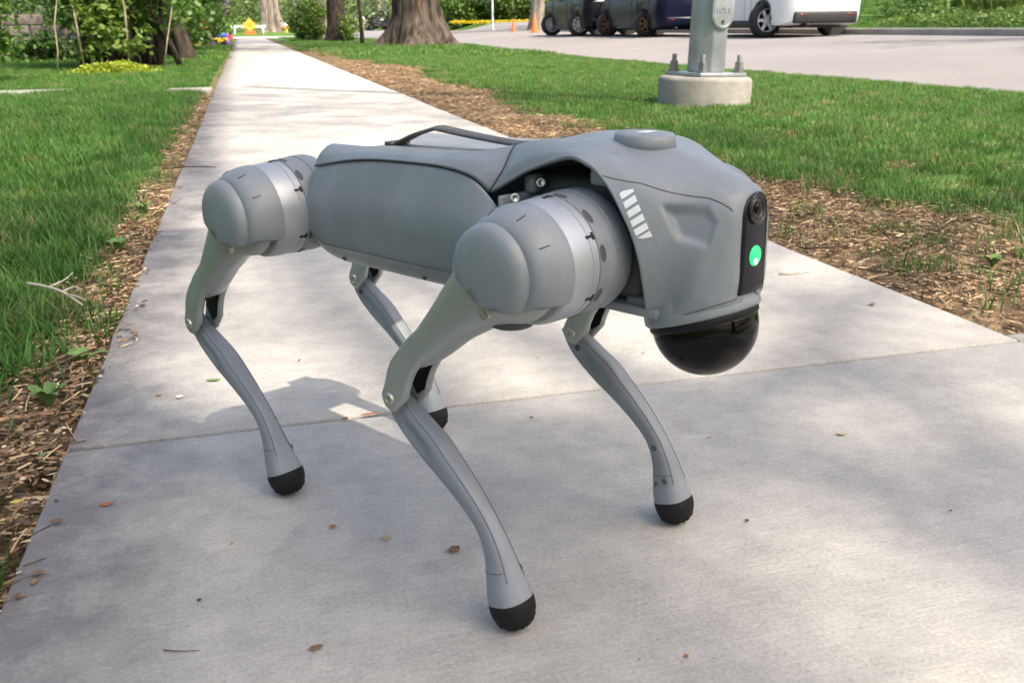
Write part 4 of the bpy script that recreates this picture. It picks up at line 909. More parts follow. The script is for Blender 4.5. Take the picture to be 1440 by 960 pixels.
        # grey plastic motor cap (two steps), cut along the metal root
        for nm, cx, cz, prof in (('motor_cap', 0, 0, [(.0481, -.002), (.0481, .004), (.0474, .010), (.0455, .0175), (.0425, .0245), (.0395, .0285), (.036, .0308), (.02, .032), (.0004, .0325)]),
                                 ('motor_dome', -.0045, -.0005, [(.0388, .010), (.0386, .024), (.0380, .0318), (.0368, .0360), (.0340, .0392), (.0295, .0413), (.022, .0429), (.012, .0437), (.0004, .0440)])):
            s = MB().lathe([(r_, h) for r_, h in prof], 72)
            bm = bmesh.new(); vs = [bm.verts.new((v.x+cx, v.y+cz, v.z)) for v in (Vector(q) for q in s.V)]
            for f in s.F:
                bm.faces.new([vs[i] for i in f])
            # local x = body x, local y = up (before mapping); keep what lies above the cut lines
            for nrm, d0 in (((0.04, 1, 0), -.0195 if nm == 'motor_cap' else -.024), ((.50, .86, 0), -.0175 if nm == 'motor_cap' else -.0235)):
                nv = Vector(nrm).normalized()
                bmesh.ops.bisect_plane(bm, geom=bm.verts[:]+bm.edges[:]+bm.faces[:], plane_co=nv*d0, plane_no=nv, clear_inner=True)
            bm.verts.ensure_lookup_table(); bm.verts.index_update()
            rot = th - .79
            V = []
            for v in bm.verts:
                x, z = v.co.x, v.co.y; x, z = x*math.cos(rot)+z*math.sin(rot)*1, -x*math.sin(rot)+z*math.cos(rot)
                V.append(H(x, v.co.z, z))
            F = [tuple(v.index for v in f.verts) for f in bm.faces]; bm.free()
            cp = fixn(mesh(nm, V, F, m_sh, root, sharp=45)); md = cp.modifiers.new('thickness', 'SOLIDIFY'); md.thickness = .0016; md.offset = -1
            if sum((Vector(p.center)-Vector(H(0, 0, 0))).dot(p.normal) for p in cp.data.polygons) < 0: cp.data.flip_normals()
            if nm == 'motor_cap':
                for qa in (.55, 1.2, 1.9, 2.6):
                    p0 = [(.0432, .0238), (.0465, .0158)]
                    MB().tube([H(r_*math.cos(qa), w, r_*math.sin(qa)) for r_, w in p0], .0004, 6).build('cap_slit', m_seam, cp)
        # belt stub under the thigh root
        if fxs > 0: MB().lathe([(.0155, 0), (.0150, .006), (.013, .010), (.010, .0115)], 28, frame_to(Vector(H(-.014, .002, -.0400)), (0, 0, -1)) @ Matrix.Diagonal((1.25, .9, 1, 1))).build('hip_stop', m_dk, hip)
        # calf: S-curved strut
        S = [(-.012, -.0135, .0085, .0080), (0, -.0125, .0110, .0085), (.012, -.0110, .0132, .0088), (.03, -.0060, .0142, .0100), (.057, .0040, .0147, .0112), (.075, .0094, .0126, .0114), (.1, .0158, .0108, .0105), (.125, .0202, .0094, .0094),
             (.145, .0208, .0092, .0092), (.165, .0172, .0110, .0106), (.182, .0112, .0134, .0130), (.195, .0060, .0156, .0154), (.2065, .0018, .0170, .0169)]
        S = cr(np.array(S)*np.array((1, 1, 1.12, 1.12)), 5); n = 40; V = []
        for i, (d, c0, hc, ht) in enumerate(S):
            t = Vector((S[min(i+1, len(S)-1)][0]-S[max(i-1, 0)][0], S[min(i+1, len(S)-1)][1]-S[max(i-1, 0)][1])).normalized()
            for j in range(n):
                q = 2*math.pi*j/n; cq, sq = math.cos(q), math.sin(q); e = .8 - .1*min(max((.12-d)/.1, 0), 1)
                u = hc*math.copysign(abs(cq)**e, cq); w = ht*math.copysign(abs(sq)**e, sq)
                # hollow scoop in the outer and inner flank near the knee
                g = math.exp(-((d-.038)/.020)**4)*math.exp(-((u+.001)/.0062)**4)*.0048
                w -= math.copysign(g, w) if abs(w) > .004 else 0
                V.append(K(d-u*t.y, c0+u*t.x, w))
        F = grid_faces(len(S), n, True) + [tuple(range(n)), tuple(range((len(S)-1)*n, len(S)*n))]
        clf = fixn(mesh('calf', V, F, m_calf, root, sharp=60))
        # cover seam along the front edge of both flanks and across the ankle
        for sg in (1, -1):
            pts = []
            for i, (d, c0, hc, ht) in enumerate(S):
                if d < .004 or d > .190: continue
                t = Vector((S[min(i+1, len(S)-1)][0]-S[max(i-1, 0)][0], S[min(i+1, len(S)-1)][1]-S[max(i-1, 0)][1])).normalized()
                q = .62; e = .75; u = hc*math.cos(q)**e; w = ht*math.sin(q)**e
                pts.append(K(d-u*t.y, c0+u*t.x, sg*(w+.0001)))
            MB().tube(pts, .00030, 6).build('calf_seam', m_seam, clf)
            i2 = min(range(len(S)), key=lambda k: abs(S[k][0]-.180)); d, c0, hc, ht = S[i2]
            t = Vector((S[i2+1][0]-S[i2-1][0], S[i2+1][1]-S[i2-1][1])).normalized(); arc = []
            for q in np.linspace(.62, 3.1, 18):
                u = hc*1.003*math.copysign(abs(math.cos(q))**.8, math.cos(q)); arc.append(K(d-u*t.y, c0+u*t.x, sg*ht*1.003*abs(math.sin(q))**.8))
            MB().tube(arc, .00030, 6).build('ankle_seam', m_seam, clf)
        # inner flank screws
        for d, u in ((.016, .0), (.150, .001), (.186, -.0055), (.186, .0060)):
            c0, hc, hw_ = [float(np.interp(d, [s[0] for s in S], [s[k_] for s in S])) for k_ in (1, 2, 3)]; c = c0+u; hw_ *= (1-(abs(u)/hc)**2.5)**.4/.93
            MB().lathe([(.0032, -.003), (.0032, .0004), (.0027, .0008), (.0016, .0006), (.0012, -.0004), (.0004, -.0004)], 16, frame_to(Vector(K(d, c, -hw_*.93)), -ywd)).build('calf_screw', m_dk, clf)
        # rubber foot: rounded cup under the ankle
        e3 = Vector(K(1, 0, 0))-Vector(K(0, 0, 0)); cxd = Vector(K(0, 1, 0))-Vector(K(0, 0, 0))
        tg = (Vector(K(*S[-1][:2], 0))-Vector(K(*S[-6][:2], 0))).normalized(); ff = frame_to(Vector(K(.213, 0, 0)), tg, cxd)
        ft = MB().lathe([(.0180, -.0066), (.0203, -.0064), (.0207, -.0050), (.0209, -.003), (.0209, 0), (.0200, .0058), (.0178, .0112), (.0143, .0155), (.0095, .0188), (.004, .0202), (.0004, .0204)], 40, ff).build('foot', m_rub, clf)
        for k in range(1, 3):
            rr = (.0198, .0165, .0122)[k]; hh = (.0070, .0130, .0172)[k]
            for q in np.arange(0, 2*math.pi, .52-.0*k):
                p = ff @ Vector((rr*math.cos(q+k*.2), rr*math.sin(q+k*.2), hh)); nn = (p - ff.translation).normalized()
                t = MB().box((0, 0, 0), (.0042, .0030, .0014)); fq = frame_to(p, nn, e3); t.V = [fq @ Vector(v) for v in t.V]
                if (p-ff.translation).dot(Vector((0, 0, -1))) < .0165: t.build('tread_block', m_rub, ft, smooth=False)
    return root

robot()
# ================================================================ vehicles
m_tyre = mat('tyre_rubber', (.018, .018, .019), .8, 0, .2, 40, .2, 120); m_glass = mat('car_glass', (.02, .025, .028), .06, 0, .1, 4); m_trim = mat('car_black_trim', (.022, .022, .024), .55, 0, .15, 30)
m_alloy = mat('alloy_rim', (.74, .75, .77), .4, .1, .06, 20); m_rust = mat('rusty_steel_rim', (.22, .13, .075), .7, .2, .35, 25, .3, 80); m_red = mat('tail_lamp_red', (.20, .008, .010), .15, 0, .1, 20); m_plate = mat('licence_plate', (.72, .73, .74), .4, 0, .05, 20)
m_dish = mat('dark_wheel_dish', (.03, .03, .032), .7, 0, .2, 20)  # dark grey of brake dishes and underbodies
def wheel(par, x, y, r_, side, rim_m, spokes, wd=.23):
    """Tyre with shoulders; rim with spokes, hub and dark dish."""
    fr = frame_to((x, y, r_), (0, side, 0), (1, 0, 0)); ri = r_*.66
    ty = MB().lathe([(ri, -wd/2), (r_*.93, -wd/2), (r_*.985, -wd*.38), (r_, -wd*.2), (r_, wd*.2), (r_*.985, wd*.38), (r_*.93, wd/2), (ri+.012, wd/2+.004), (ri, wd*.42), (ri*.96, -wd*.1)], 40, fr).build('wheel', m_tyre, par, sharp=40)
    rm = MB(); rm.lathe([(ri*.995, wd*.30), (ri*1.0, wd*.47), (ri*.95, wd*.48), (ri*.90, wd*.30)], 40, fr); rm.lathe([(ri*.22, wd*.18), (ri*.22, wd*.42), (ri*.12, wd*.45)], 20, fr)
    for k in range(spokes):
        q = 2*math.pi*k/spokes; w = .46*ri*(5/spokes)
        V = []
        for rr, ww, h in ((ri*.15, w*.9, wd*.40), (ri*.93, w*.62, wd*.45)):
            for s, hh in ((-1, 0), (1, 0), (1, -.03), (-1, -.03)): V.append(fr @ Vector((rr*math.cos(q)-s*ww*.5*math.sin(q), rr*math.sin(q)+s*ww*.5*math.cos(q), h+hh)))
        rm.add(V, [(0, 1, 5, 4), (1, 2, 6, 5), (2, 3, 7, 6), (3, 0, 4, 7), (0, 3, 2, 1), (4, 5, 6, 7)])
    rm.build('rim', rim_m, ty, sharp=40); MB().lathe([(ri*.96, -wd*.05), (ri*.96, wd*.06), (.02, wd*.08)], 32, fr).build('brake_dish', m_dish, ty)
    return ty

def car(name, x, y, z, spec, label, group, cat='car', rz=0):
    L, W, wb, rr, front, belt, sill = [spec[k] for k in ('L', 'W', 'wb', 'r', 'fo', 'belt', 'sill')]
    paint, rimm, spokes, clad = spec['paint'], spec['rim'], spec['spokes'], spec.get('clad', False)
    t = empty(name, (x, y, z), rz, label=label, cat=cat, group=group)
    top = np.array(spec['top']); xr = L-front-wb      # rear axle measured from the tail; local y = forward from tail
    ax = [xr, xr+wb]; ra = rr*1.09; hw = W/2
    st = sorted(set([0, .015, .05, .1, .16, .24, .34] + list(np.round(np.arange(.45, L-.4, .11), 3)) + [L-.34, L-.24, L-.15, L-.08, L-.03, L] + [float(a+ra*math.cos(q)) for a in ax for q in np.linspace(0, math.pi, 25)]))
    rows = []; ends = lambda s: 1-.22*max(0, 1-s/.30)**2.2-.30*max(0, 1-(L-s)/.55)**2.2
    def zl(s):
        z_ = sill + .10*max(0, 1-s/.35)**1.5 + .02*max(0, 1-(L-s)/.4)
        for a in ax:
            if abs(s-a) < ra: z_ = max(z_, rr+math.sqrt(ra*ra-(s-a)**2))
        return z_
    for s in st:
        zt = float(np.interp(s, top[:, 0], top[:, 1])); b_ = min(belt + .04*(1-s/L), zt-.05); w = hw*ends(s); lo = zl(s); lo = min(lo, b_-.1)
        gl = max(0, (zt-b_)/.7)
        sec = [(.0, lo+.02 if lo < .5 else lo), (w*.80, lo), (w*.95, lo+.015), (w*.985, lo+(b_-lo)*.25), (w, lo+(b_-lo)*.52), (w*.985, lo+(b_-lo)*.80), (w*.955, b_), (w*(.955-.10*min(gl, 1)), b_+(zt-b_)*.5), (w*(.92-.20*min(gl, 1)), b_+(zt-b_)*.86), (w*(.80-.18*min(gl, 1)), b_+(zt-b_)*.965), (w*.35, zt), (0, zt+.005)]
        rows.append([(q[0], s, q[1]) for q in sec])
    A = np.array(rows); Mi = A[:, -2:0:-1].copy(); Mi[:, :, 0] *= -1; G = np.concatenate([A, Mi], axis=1); ns, nr = G.shape[:2]
    F = grid_faces(ns, nr, True)+[tuple(range(nr)), tuple(range((ns-1)*nr, ns*nr))]
    fixn(mesh('body', G.reshape(-1, 3), F, paint, t, sharp=42))
    MB().box((0, L*.5, rr+.02), (W*.62, L*.86, .36)).build('underbody', m_dish, t, smooth=False)
    def strip(nm, s0, s1, r0, r1, m, off=.004, par=t, side=(-1, 1), n=14):
        for sd_ in side:
            V = []
            for s in np.linspace(s0, s1, n):
                sec = np.array([[np.interp(s, st, A[:, q, 0]), s, np.interp(s, st, A[:, q, 2])] for q in range(A.shape[1])])
                for q in np.linspace(r0, r1, 5):
                    k = int(q); f = q-k; p = sec[k]*(1-f)+sec[min(k+1, len(sec)-1)]*f; V.append((sd_*(p[0]+off), p[1], p[2]+off*.3))
            o = fixn(mesh(nm, V, grid_faces(n, 5), m, par)); md = o.modifiers.new('thickness', 'SOLIDIFY'); md.thickness = .008; md.offset = 0
    w0, w1 = spec['win']; mid = (w0+w1)/2
    strip('side_window', w0, mid-.05, 6.05, 7.9, m_glass); strip('side_window', mid+.03, w1, 6.05, 7.9, m_glass)
    for s_ in (mid-.01, ax[0]+ra+.06, ax[1]-ra-.02):
        for sd_ in (-1, 1):
            V = [np.array([np.interp(s_, st, A[:, q, 0])*sd_*1.002, s_, np.interp(s_, st, A[:, q, 2])]) for q in range(2, 7)]; MB().tube(V, .005, 5).build('door_gap', m_trim, t)
    for s_ in (mid+.12, w0+.2):
        for sd_ in (-1, 1): MB().box((sd_*(hw*.985), s_, belt-.13), (.03, .17, .028), bev=.008).build('door_handle', paint, t)
    for sd_ in (-1, 1):
        # arch lips
        for a in ax:
            V = [(sd_*hw*(.965 if clad else .955)*ends(a), a+(ra+.012)*math.cos(q), rr+(ra+.012)*math.sin(q)) for q in np.linspace(.02, math.pi-.02, 22)]
            MB().tube(V, .026 if clad else .012, 8).build('arch_lip', m_trim if clad else paint, t)
        MB().box((sd_*hw*.955, (ax[0]+ax[1])/2, sill+.045), (.05, wb-2*ra-.02, .15 if clad else .09), bev=.02).build('sill', m_trim if clad else paint, t)
        # tail lamp, reflector
        zt = spec['lamp']; MB().box((sd_*hw*.72, .035, zt), (.26, .10, .17), bev=.025).build('tail_lamp', m_red, t)
        MB().box((sd_*hw*.60, -.012, sill+.22), (.13, .02, .035), bev=.008).build('rear_reflector', m_red, t)
        MB().box((sd_*(hw+.10), w1-.12, belt+.10), (.16, .10, .13), bev=.03).build('mirror', paint if not clad else m_trim, t)
    # bumper, plate, rear glass
    MB().box((0, .045, sill+.17), (W*.80, .13, .25), bev=.05).build('rear_bumper', m_trim if spec.get('dark_bumper') else paint, t)
    pl = spec['plate']; MB().box((0, -.012, pl), (.31, .02, .155), bev=.004).build('licence_plate', m_plate, t)
    MB().tube([(-.42, .25, sill+.02), (-.42, -.02, sill+.02)], .032, 10).build('exhaust', m_trim, t)
    zb = float(np.interp(.10, top[:, 0], top[:, 1])); e = [q for q in top if q[1] > spec['H']*.93][0]
    MB().add([(-hw*.62, .10, zb+.02), (hw*.62, .10, zb+.02), (hw*.5, e[0]-.02, e[1]), (-hw*.5, e[0]-.02, e[1])], [(0, 1, 2, 3)]).build('rear_window', m_glass, t, smooth=False)
    for sd_ in (-1, 1):
        for a in ax: wheel(t, sd_*(hw-.115), a, rr, sd_, rimm, spokes)
    return t

def paint(n, c, coat=.8, metal=.0): return mat(n, c, .26, 0, .04, 3, coat=0, spec=.16)
suv_top = [(0, .98), (.06, 1.08), (.40, 1.60), (.8, 1.66), (2.2, 1.67), (2.75, 1.60), (3.45, 1.10), (4.3, 1.0), (4.58, .80), (4.66, .62)]
SUV = dict(L=4.66, W=1.86, wb=2.72, r=.355, fo=.93, belt=1.06, sill=.24, H=1.67, top=suv_top, paint=paint('white_car_paint', (.72, .73, .74)), rim=m_alloy, spokes=6, clad=True, dark_bumper=True, win=(.55, 2.95), lamp=1.12, plate=.92)
car('white_suv', 11.63, 17.85, .19, SUV, 'white sport utility car parked nearest by the far kerb', 'cars parked along the far kerb')
VAN = dict(L=4.75, W=1.78, wb=2.75, r=.325, fo=.92, belt=.98, sill=.19, H=1.62, top=[(0, .95), (.08, 1.1), (.35, 1.56), (.8, 1.61), (2.4, 1.62), (3.0, 1.52), (3.9, 1.02), (4.45, .86), (4.7, .70), (4.75, .55)], paint=paint('navy_car_paint', (.007, .009, .024), .9, .2), rim=m_rust, spokes=8, win=(.5, 3.2), lamp=1.2, plate=.98)
car('navy_minivan', 10.98, 22.75, .185, VAN, 'navy blue minivan with rusty wheels parked between two cars', 'cars parked along the far kerb')
BLK = dict(SUV, L=4.52, W=1.80, r=.35, paint=paint('black_car_paint', (.008, .009, .014), .9, .1), spokes=10, dark_bumper=False, plate=1.02, lamp=1.1, sill=.22)
car('black_suv', 10.72, 27.45, .165, BLK, 'black crossover car with alloy wheels parked farthest along the far kerb', 'cars parked along the far kerb')
SED = dict(L=4.7, W=1.8, wb=2.7, r=.32, fo=.95, belt=.95, sill=.22, H=1.45, top=[(0, .92), (.08, 1.0), (.55, 1.04), (1.2, 1.40), (1.7, 1.45), (2.6, 1.43), (3.4, 1.0), (4.3, .88), (4.65, .68), (4.7, .5)], paint=paint('silver_car_paint', (.48, .45, .41), .7, .5), rim=m_alloy, spokes=6, win=(1.05, 2.95), lamp=.86, plate=.70)
car('silver_sedan', 11.5, 99.5, .16, SED, 'silver sedan far down the road left of the dark vehicle', 'distant vehicles on the road')
FAR = dict(SUV, paint=paint('slate_car_paint', (.05, .055, .065), .7, .3), spokes=6)
car('slate_suv', 12.35, 88.5, .2, FAR, 'dark slate vehicle far down the road beside the silver sedan', 'distant vehicles on the road')

# ================================================================ street furniture
m_galv = mat('galvanised_steel', (.30, .33, .355), .45, .5, .18, 7, .08, 120, rvar=.1); m_conc = concrete('base_concrete', (.30, .29, .265), False, 34); m_bolts = mat('weathered_bolt_steel', (.20, .20, .195), .6, .4, .25, 40)
def lamp_post():
    t = empty('street_lamp_post', (2.80, 5.58, -.02), label='galvanised octagonal pole bolted to a round concrete base on the verge', cat='pole'); t.rotation_euler = (R(.3), R(1.6), R(12))
    prof = [(.29, -.15), (.292, .185), (.287, .198), (.276, .207), (.262, .211), (.02, .213)]
    b = MB().lathe(prof, 56); b.V = [(v[0]+.004*(float(fbm(v[0]*9+v[2]*5, v[1]*9, 1.4))-.5), v[1]+.004*(float(fbm(v[1]*9-v[2]*6, v[0]*9, 1.4))-.5), v[2]+(.006*(float(fbm(v[0]*7, v[1]*7, 1.2))-.5) if v[2] > .18 else 0)) for v in b.V]
    b.build('concrete_base', m_conc, t, sharp=50)
    MB().box((0, 0, .224), (.36, .36, .022), bev=.004).build('base_plate', m_galv, t)
    n = 8; V = []
    hs = [.235, 1.5, 3, 6.5]; rs = [.122, .116, .108, .085]
    for h, r_ in zip(hs, rs): V += [(r_*math.cos(2*math.pi*(k+.5)/n), r_*math.sin(2*math.pi*(k+.5)/n), h) for k in range(n)]
    sh = fixn(mesh('shaft', V, grid_faces(4, n, True)+[tuple(range(n)), tuple(range(3*n, 4*n))], m_galv, t, smooth=False)); bevel(sh, .010, 3, 20)
    for p in sh.data.polygons: p.use_smooth = True
    for sx in (-1, 1):
        for sy in (-1, 1):
            b = MB().lathe([(.015, .23), (.015, .335), (.012, .342)], 14, Matrix.Translation((sx*.143, sy*.143, 0)))
            bo = b.build('anchor_bolt', m_bolts, t, sharp=40)
            for h0, h1, r_ in ((.236, .246, .034), (.246, .276, .028), (.278, .300, .026)): MB().lathe([(r_, h0), (r_, h1)], 6 if r_ < .03 else 20, Matrix.Translation((sx*.143, sy*.143, 0))).build('nut', m_bolts, bo, smooth=False)
    # oval access cover with raised lettering
    a = -math.pi/2 + math.pi/8*0 ; q = R(-90+22.5-10.5+0)
    q = R(-67.5); nrm = Vector((math.cos(q), math.sin(q), 0)); nrm = Vector((math.cos(R(-90)), math.sin(R(-90)), 0))
    fr = frame_to(Vector((nrm.x*.117, nrm.y*.117, .66)), nrm, (1, 0, 0))
    def oval(w, h, k=40):
        r_ = w/2; s = h/2-r_; return [(r_*math.cos(u), (s if math.sin(u) >= 0 else -s)+r_*math.sin(u)) for u in np.linspace(0, 2*math.pi, k, endpoint=False)]
    cv = MB().prism(oval(.165, .34), -.012, .010, lambda u, v, h: fr @ Vector((u, v, h))).build('access_cover', m_galv, t, smooth=False); bevel(cv, .005, 3, 40)
    for p in cv.data.polygons: p.use_smooth = True
    ov = oval(.140, .315); MB().tube([fr @ Vector((u, v, .010)) for u, v in ov+ov[:1]], .0035, 6).build('cover_rim', m_galv, cv)
    MB().lathe([(.011, .008), (.011, .014), (.008, .016), (.004, .013)], 12, fr @ Matrix.Translation((0, -.125, 0))).build('cover_screw', mat('dark_screw', (.08, .075, .07), .5, .6), cv)
    cu = bpy.data.curves.new('lettering', 'FONT'); cu.body = 'POLE'; cu.size = .046; cu.extrude = .0022; cu.align_x = 'CENTER'; cu.space_character = 1.15; cu.materials.append(m_galv)
    tmp = bpy.data.objects.new('lettering_curve', cu); COL.objects.link(tmp); dg = bpy.context.evaluated_depsgraph_get(); me = bpy.data.meshes.new_from_object(tmp.evaluated_get(dg)); bpy.data.objects.remove(tmp)
    lo = link(bpy.data.objects.new('lettering', me), cv); lo.matrix_local = fr @ Matrix.Translation((0, -.075, .011))
    if not me.materials: me.materials.append(m_galv)
    # luminaire arm high above the picture
    arm = MB().tube([(0, 0, 6.4), (.3, .0, 6.9), (1.2, 0, 7.2), (2.0, 0, 7.25)], .035, 10).build('lamp_arm', m_galv, t); MB().box((2.2, 0, 7.24), (.6, .24, .12), bev=.04).build('lamp_head', m_galv, arm)
lamp_post()
def plain_post(name, x, y, z, r_, h, m, label):
    t = empty(name, (x, y, z), label=label, cat='pole'); MB().lathe([(r_*1.6, 0), (r_*1.6, .12), (r_, .16), (r_*.8, h)], 14).build('shaft', m, t); MB().lathe([(r_*2.2, -.02), (r_*2.2, .03), (r_*1.7, .04)], 14).build('foot_plate', m, t)
    MB().tube([(0, 0, h-.1), (.4, 0, h+.3), (1.4, 0, h+.4)], r_*.5, 8).build('lamp_arm', m, t); return t
plain_post('far_lamp_post', 3.08, 56.0, .03, .11, 7, mat('pale_green_paint', (.30, .42, .40), .5, .2), 'pale green lamp post at the far end of the sidewalk')
plain_post('thin_sign_post', 13.1, 51.3, .22, .05, 4, mat('pale_steel', (.6, .62, .62), .5, .4), 'thin pale post before the hedge with yellow flowers')

m_or = mat('traffic_orange', (.80, .14, .03), .5, 0, .08, 12); m_wh = mat('barrier_white', (.74, .73, .69), .6, 0, .08, 10)
for k, (x, y, z, s) in enumerate(((11.62, 38.6, .22, 1.0), (11.0, 39.6, .24, .72))):
    t = empty('traffic_cone', (x, y, z), label=('taller orange traffic cone by the corner tree', 'smaller orange traffic cone left of the taller cone')[k], cat='cone', group='cones at the street corner')
    MB().box((0, 0, .015*s), (.36*s, .36*s, .03*s), bev=.006).build('base', m_or, t); MB().lathe([(.145*s, .03*s), (.135*s, .06*s), (.035*s, .70*s), (.026*s, .72*s), (.004, .722*s)], 28).build('cone', m_or, t, sharp=40)
def barrier():
    t = empty('road_barrier', (.55, 67.6, .10), label='white wooden trestle barrier across the far path', cat='barrier')
    MB().box((0, 0, .52), (2.25, .05, .16), bev=.008).build('board', m_wh, t)
    for sx in (-1, 1):
        for sy in (-1, 1): MB().tube([(sx*.92, sy*.32, 0), (sx*.88, sy*.03, .58)], .045, 6).build('leg', m_wh, t)
    s = empty('road_work_sign', (.62, 67.2, .10), label='orange diamond road work sign on a short stand in front of the barrier', cat='sign')
    d = .46; my = mat('sign_orange', (.85, .26, .03), .5, 0, .06, 8)
    MB().prism([(0, -d), (d, 0), (0, d), (-d, 0)], -.012, .012, lambda a, b_, h: Vector((a, h, .62+b_))).build('panel', my, s, smooth=False)
    MB().prism([(0, -d*.8), (d*.8, 0), (0, d*.8), (-d*.8, 0)], -.016, -.0125, lambda a, b_, h: Vector((a, h, .62+b_))).build('inner_panel', mat('sign_amber', (.90, .48, .05), .5, 0, .06, 8), s, smooth=False)
    MB().box((0, .02, .12), (.72, .08, .24), bev=.01).build('stand', m_or, s)
    for k in range(3): MB().box((0, -.018, .74-k*.11), (.42-.08*abs(k-1), .004, .045)).build('lettering_bar', mat('sign_dark', (.25, .08, .02), .6), s, smooth=False)
barrier()
def hydrant():
    my, mw_ = mat('hydrant_yellow', (.72, .46, .04), .45, 0, .08, 9), mat('hydrant_white', (.75, .76, .74), .5, 0, .05, 9)
    t = empty('fire_hydrant', (3.1, 71.2, .12), label='yellow fire hydrant with white bonnet by the three stemmed tree', cat='hydrant')
    MB().lathe([(.20, 0), (.20, .05), (.13, .07), (.125, .46), (.15, .48), (.15, .52)], 24).build('barrel', my, t); MB().lathe([(.15, .52), (.15, .55), (.13, .64), (.07, .71), (.03, .73), (.03, .78), (.01, .79)], 24).build('bonnet', mw_, t)
    for sx in (-1, 1): MB().lathe([(.055, .10), (.055, .19), (.065, .19), (.065, .22), (.02, .23)], 14, frame_to((0, 0, .40), (sx, 0, 0))).build('nozzle', my, t)
    MB().lathe([(.075, .10), (.075, .17), (.085, .18), (.085, .21), (.02, .22)], 14, frame_to((0, 0, .34), (0, -1, 0))).build('pumper_nozzle', my, t)
hydrant()
# bright toys left on the grass by the sidewalk
def toys():
    c = lambda n, q: mat('toy_'+n, q, .4, 0, .05, 20)
    t = empty('toy_truck', (-.72, 31.0, .02), R(25), label='blue and yellow plastic toy truck on the grass', cat='toy')
    MB().box((0, 0, .17), (.62, .30, .14), bev=.03).build('bed', c('yellow', (.75, .48, .05)), t); MB().box((.0, 0, .30), (.60, .32, .12), bev=.03).build('box', c('blue', (.06, .16, .62)), t); MB().box((.38, 0, .22), (.2, .28, .26), bev=.05).build('cab', c('pink', (.62, .06, .2)), t)
    for sx in (-.2, .3):
        for sy in (-1, 1): MB().lathe([(.09, -.03), (.095, 0), (.09, .03)], 20, frame_to((sx, sy*.17, .095), (0, 1, 0))).build('wheel', c('purple', (.28, .10, .45)), t)
    t = empty('toy_pinwheel', (-.95, 30.4, .02), label='red pinwheel toy standing behind the toy truck', cat='toy')
    MB().tube([(0, 0, 0), (0, 0, .62)], .012, 8).build('stick', c('white', (.7, .7, .7)), t)
    for k in range(6):
        q = k*math.pi/3; MB().add([(0, -.02, .62), (.16*math.cos(q), -.03, .62+.16*math.sin(q)), (.17*math.cos(q+.6), -.06, .62+.17*math.sin(q+.6)), (.06*math.cos(q+.9), -.02, .62+.06*math.sin(q+.9))], [(0, 1, 2, 3)]).build('vane', c('red', (.70, .07, .03)), t, smooth=False)
    t = empty('toy_ball', (-1.22, 28.6, .13), label='lime green toy ball at the foot of the lilac', cat='toy')
    MB().lathe([(.13*math.cos(u)+.0005, .13*math.sin(u)) for u in np.linspace(-1.56, 1.56, 17)], 28).build('shell', c('lime', (.45, .62, .06)), t); MB().lathe([(.1302, -.018), (.1312, 0), (.1302, .018)], 28).build('band', c('redband', (.6, .08, .04)), t)
toys()

# ================================================================ small things on the concrete and the mulch
LM = [mat('leaf_brown', (.17, .10, .055), .8, 0, .3, 60), mat('leaf_tan', (.38, .29, .16), .8, 0, .3, 60), mat('leaf_green', (.14, .20, .05), .6, 0, .25, 60), mat('leaf_yellow', (.55, .42, .08), .7, 0, .25, 60), mat('leaf_rust', (.36, .13, .05), .8, 0, .3, 60), mat('leaf_cream', (.66, .62, .45), .7, 0, .15, 60), mat('leaf_dark_speck', (.05, .04, .03), .8, 0, .3, 60)]
def leaf(x, y, l, w, rz, m, label, group=None, z=.001, curl=.15, name='fallen_leaf'):
    """A curled leaf with pointed ends and a midrib fold."""
    V = []; n = 9
    for i in range(n):
        s = i/(n-1); hw_ = w*.5*math.sin(math.pi*s**.85)**.8*(1+.18*math.sin(9*s+x*50)) + .0003
        for k in (-1, -.5, 0, .5, 1): V.append(((s-.5)*l, hw_*k, curl*w*(k*k*.8) + curl*l*.25*(2*s-1)**2+.0006))
    o = mesh(name, V, grid_faces(n, 5), m, None, label=label, cat='leaf', group=group); o.location = (x, y, z); o.rotation_euler = (0, 0, rz)
    md = o.modifiers.new('thickness', 'SOLIDIFY'); md.thickness = .0006; return o
for (x, y, l, w, rz, mi, lb) in (
        (.012, .700, .013, .006, .2, 0, 'brown oval leaf lying alone at the front left of the robot'),
        (.160, .822, .014, .011, .6, 0, 'crumpled brown leaf behind the nearest foot'),
        (-.197, 1.028, .016, .006, .1, 4, 'rust orange leaf scrap near the left end of the joint'),
        (-.09, 1.402, .022, .007, -.1, 2, 'narrow green leaf on the slab behind the left foot'),
        (-.136, 1.345, .011, .010, .4, 5, 'pale cream petal on the slab left of the green leaf'),
        (-.165, 1.365, .010, .007, .9, 1, 'tan leaf scrap beside the cream petal'),
        (.122, 1.200, .026, .006, .12, 4, 'long rust brown leaf lying along the slab joint'),
        (.088, 1.194, .010, .007, 1.0, 4, 'small rust leaf at the left of the long leaf on the joint'),
        (1.10, 1.45, .018, .008, .5, 2, 'olive green leaf on the slab near the right border'),
        (-.288, 1.037, .016, .007, .3, 3, 'yellow leaf on the mulch at the lower left border'),
        (-.284, 1.160, .016, .007, 1.1, 2, 'pale green leaf on the mulch left of the joint'),
        (.096, .865, .010, .006, .2, 1, 'tan seed husk between the two right feet'),
        (.045, .905, .008, .006, 1.3, 4, 'dark orange seed beside the rear right foot'),
        (.70, .955, .014, .006, 2.7, 1, 'dull tan leaf scrap on the open slab at the right')):
    leaf(x, y, l, w, rz, LM[mi], lb, z=.001 if x > WL else .014)
